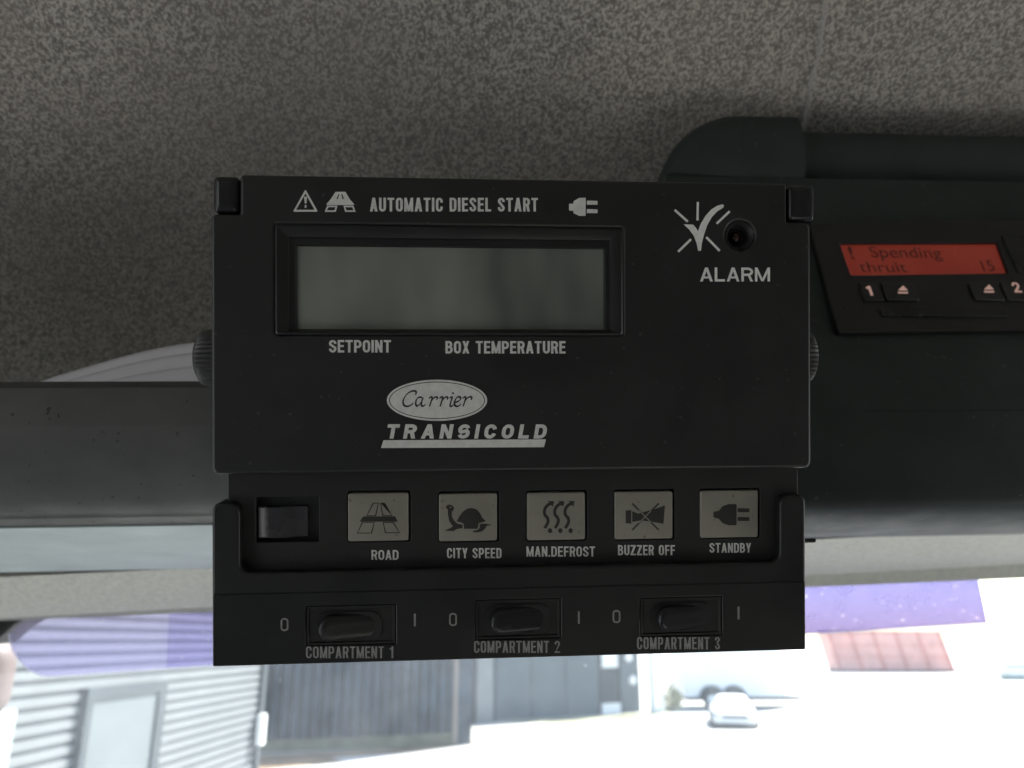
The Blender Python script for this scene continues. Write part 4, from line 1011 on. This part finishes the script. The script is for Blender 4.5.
bm = bmesh.new(); v = [bm.verts.new(q) for q in ((-.52, 1.42, .79), (.52, 1.42, .79), (.46, 1.70, .97), (-.46, 1.70, .97))]; bm.faces.new(v); bmesh.ops.solidify(bm, geom=bm.faces[:], thickness=.02); link('windscreen', bm_mesh(bm, 'windscreen', 0), M['clad_door'], car)  # bright reflection painted in as one pale opaque colour
bm = bmesh.new(); box_bm(bm, -.45, .45, -.02, .05, .36, .46); link('grille', bm_mesh(bm, 'grille', 0), M['glass_dark'], car)
for s in (-1, 1):
    bm = bmesh.new(); bmesh.ops.create_uvsphere(bm, u_segments=12, v_segments=8, radius=.1)
    for v in bm.verts: v.co = Vector((v.co.x * 1.2 + s * .6, v.co.y * .6 + .06, v.co.z * .6 + .47))
    link('headlight', bm_mesh(bm, 'headlight'), M['clad_door'], car)
for x in (-1, 1):
    for y in (.75, 3.2):
        bm = bmesh.new(); bmesh.ops.create_cone(bm, cap_ends=True, segments=20, radius1=.29, radius2=.29, depth=.2)
        for v in bm.verts: v.co = Vector((x * .76 + v.co.z, y + v.co.x, .29 + v.co.y))
        link('wheel', bm_mesh(bm, 'wheel', 40), M['tyre'], car)
# red container shed
a, b = G(840, 672.2), G(954, 672.2); mw, L = wall_frame(a, b)
rs = empty('red_container', 'red ribbed container, colour paled for haze, far off under the violet strip at right', 'container', mw)
H_ = L * .35
bm = bmesh.new(); v0 = [(0, 0, .15), (L, 0, .15), (L - .75, 0, H_), (-.65, 0, H_)]
r0 = [bm.verts.new(q) for q in v0]; r1 = [bm.verts.new((q[0], 2.5, q[2])) for q in v0]
for k in range(4): bm.faces.new((r0[k], r0[(k + 1) % 4], r1[(k + 1) % 4], r1[k]))
bm.faces.new(r0[::-1]); bm.faces.new(r1); link('body', bm_mesh(bm, 'body', 0), M['red'], rs)
for k in range(6):
    t = k / 5; x0 = t * L; x1 = -.65 + t * (L - .75 + .65)
    bm = bmesh.new(); w_ = .09
    q = [(x0 - w_, .15), (x0 + w_, .15), (x1 + w_, H_), (x1 - w_, H_)]
    r0 = [bm.verts.new((x, -.12, z_)) for x, z_ in q]; r1 = [bm.verts.new((x, -.002, z_)) for x, z_ in q]
    for j in range(4): bm.faces.new((r0[j], r0[(j + 1) % 4], r1[(j + 1) % 4], r1[j]))
    bm.faces.new(r0[::-1]); link('rib', bm_mesh(bm, 'rib', 0), M['red_rib'], rs)
for zz_ in (.35, .62): 
    bm = bmesh.new(); zc = H_ * zz_; box_bm(bm, -.65 * zz_ + .1, L - .75 * zz_ - .1, -.06, -.002, zc, zc + .08); link('rail', bm_mesh(bm, 'rail', 0), M['red_rib'], rs)
bm = bmesh.new(); box_bm(bm, 0, L + .5, .0, 2.4, 0, .148); link('base', bm_mesh(bm, 'base', 0), M['frame_grey'], rs)
# far kerb and low green vehicle at the right edge
M['teal'] = mat('teal_paint', (.10, .22, .20), .5)
p = G(1012, 680); mw = Matrix.Translation(p)
gv = empty('teal_skip', 'small dark teal skip at the far right edge of the yard', 'skip', mw)
bm = bmesh.new(); q = [(-.3, .9), (0, .25), (2.6, .25), (2.9, .9)]
r0 = [bm.verts.new((x, 0, z_)) for x, z_ in q]; r1 = [bm.verts.new((x, 1.6, z_)) for x, z_ in q]
for j in range(4): bm.faces.new((r0[j], r0[(j + 1) % 4], r1[(j + 1) % 4], r1[j]))
bm.faces.new(r0[::-1]); bm.faces.new(r1); link('body', bm_mesh(bm, 'body', 0), M['white'], gv)
bm = bmesh.new(); box_bm(bm, -.34, 2.94, -.06, -.002, .86, 1.0); link('rail', bm_mesh(bm, 'rail', 0), M['teal'], gv)
bm = bmesh.new(); box_bm(bm, .1, 2.5, .1, 1.5, 0, .24); link('skid', bm_mesh(bm, 'skid', 0), M['teal'], gv)

# wing mirror outside at the far left
M['mirror_case'] = mat('pinkish_grey_mirror_case', (.13, .095, .09), .55, .1, 20)
q = ray(-37, 676) * .95; mw = Matrix.Translation(q)
mi = empty('wing_mirror', 'rounded pinkish grey mirror case outside at the left edge of the windscreen', 'mirror', mw)
bm = rrect_rings(-52, 52, -54, 46, 32, [(16, -30), (6, -26), (0, -12), (0, 12), (6, 22), (16, 26)], 8)
me = bm_mesh(bm, 'case', 50); me.transform(Matrix.Rotation(R(90), 4, 'X')); link('case', me, M['mirror_case'], mi)
me = bm_mesh(rrect_rings(-36, 36, -38, 30, 20, [(0, 24), (0, 27), (.5, 27.5)], 8), 'mirror_glass', 50); me.transform(Matrix.Rotation(R(90), 4, 'X')); link('mirror_glass', me, M['gloss'], mi)
q = ray(-40, 762) * 1.0; mw = Matrix.Translation(q)
o = link('white_box', bm_mesh(rrect_rings(-48, 46, -70, 60, 5, [(3, -30), (0, -26), (0, 26), (3, 30)], 5), 'white_box', 50), mat('pale_green_white_plastic', (.27, .33, .32), .6, .05, 3)); 
o.data.transform(Matrix.Rotation(R(90), 4, 'X')); o.matrix_world = mw
tag(o, 'pale white box at the bottom left corner below the mirror case', 'box')
bpy.context.view_layer.update()
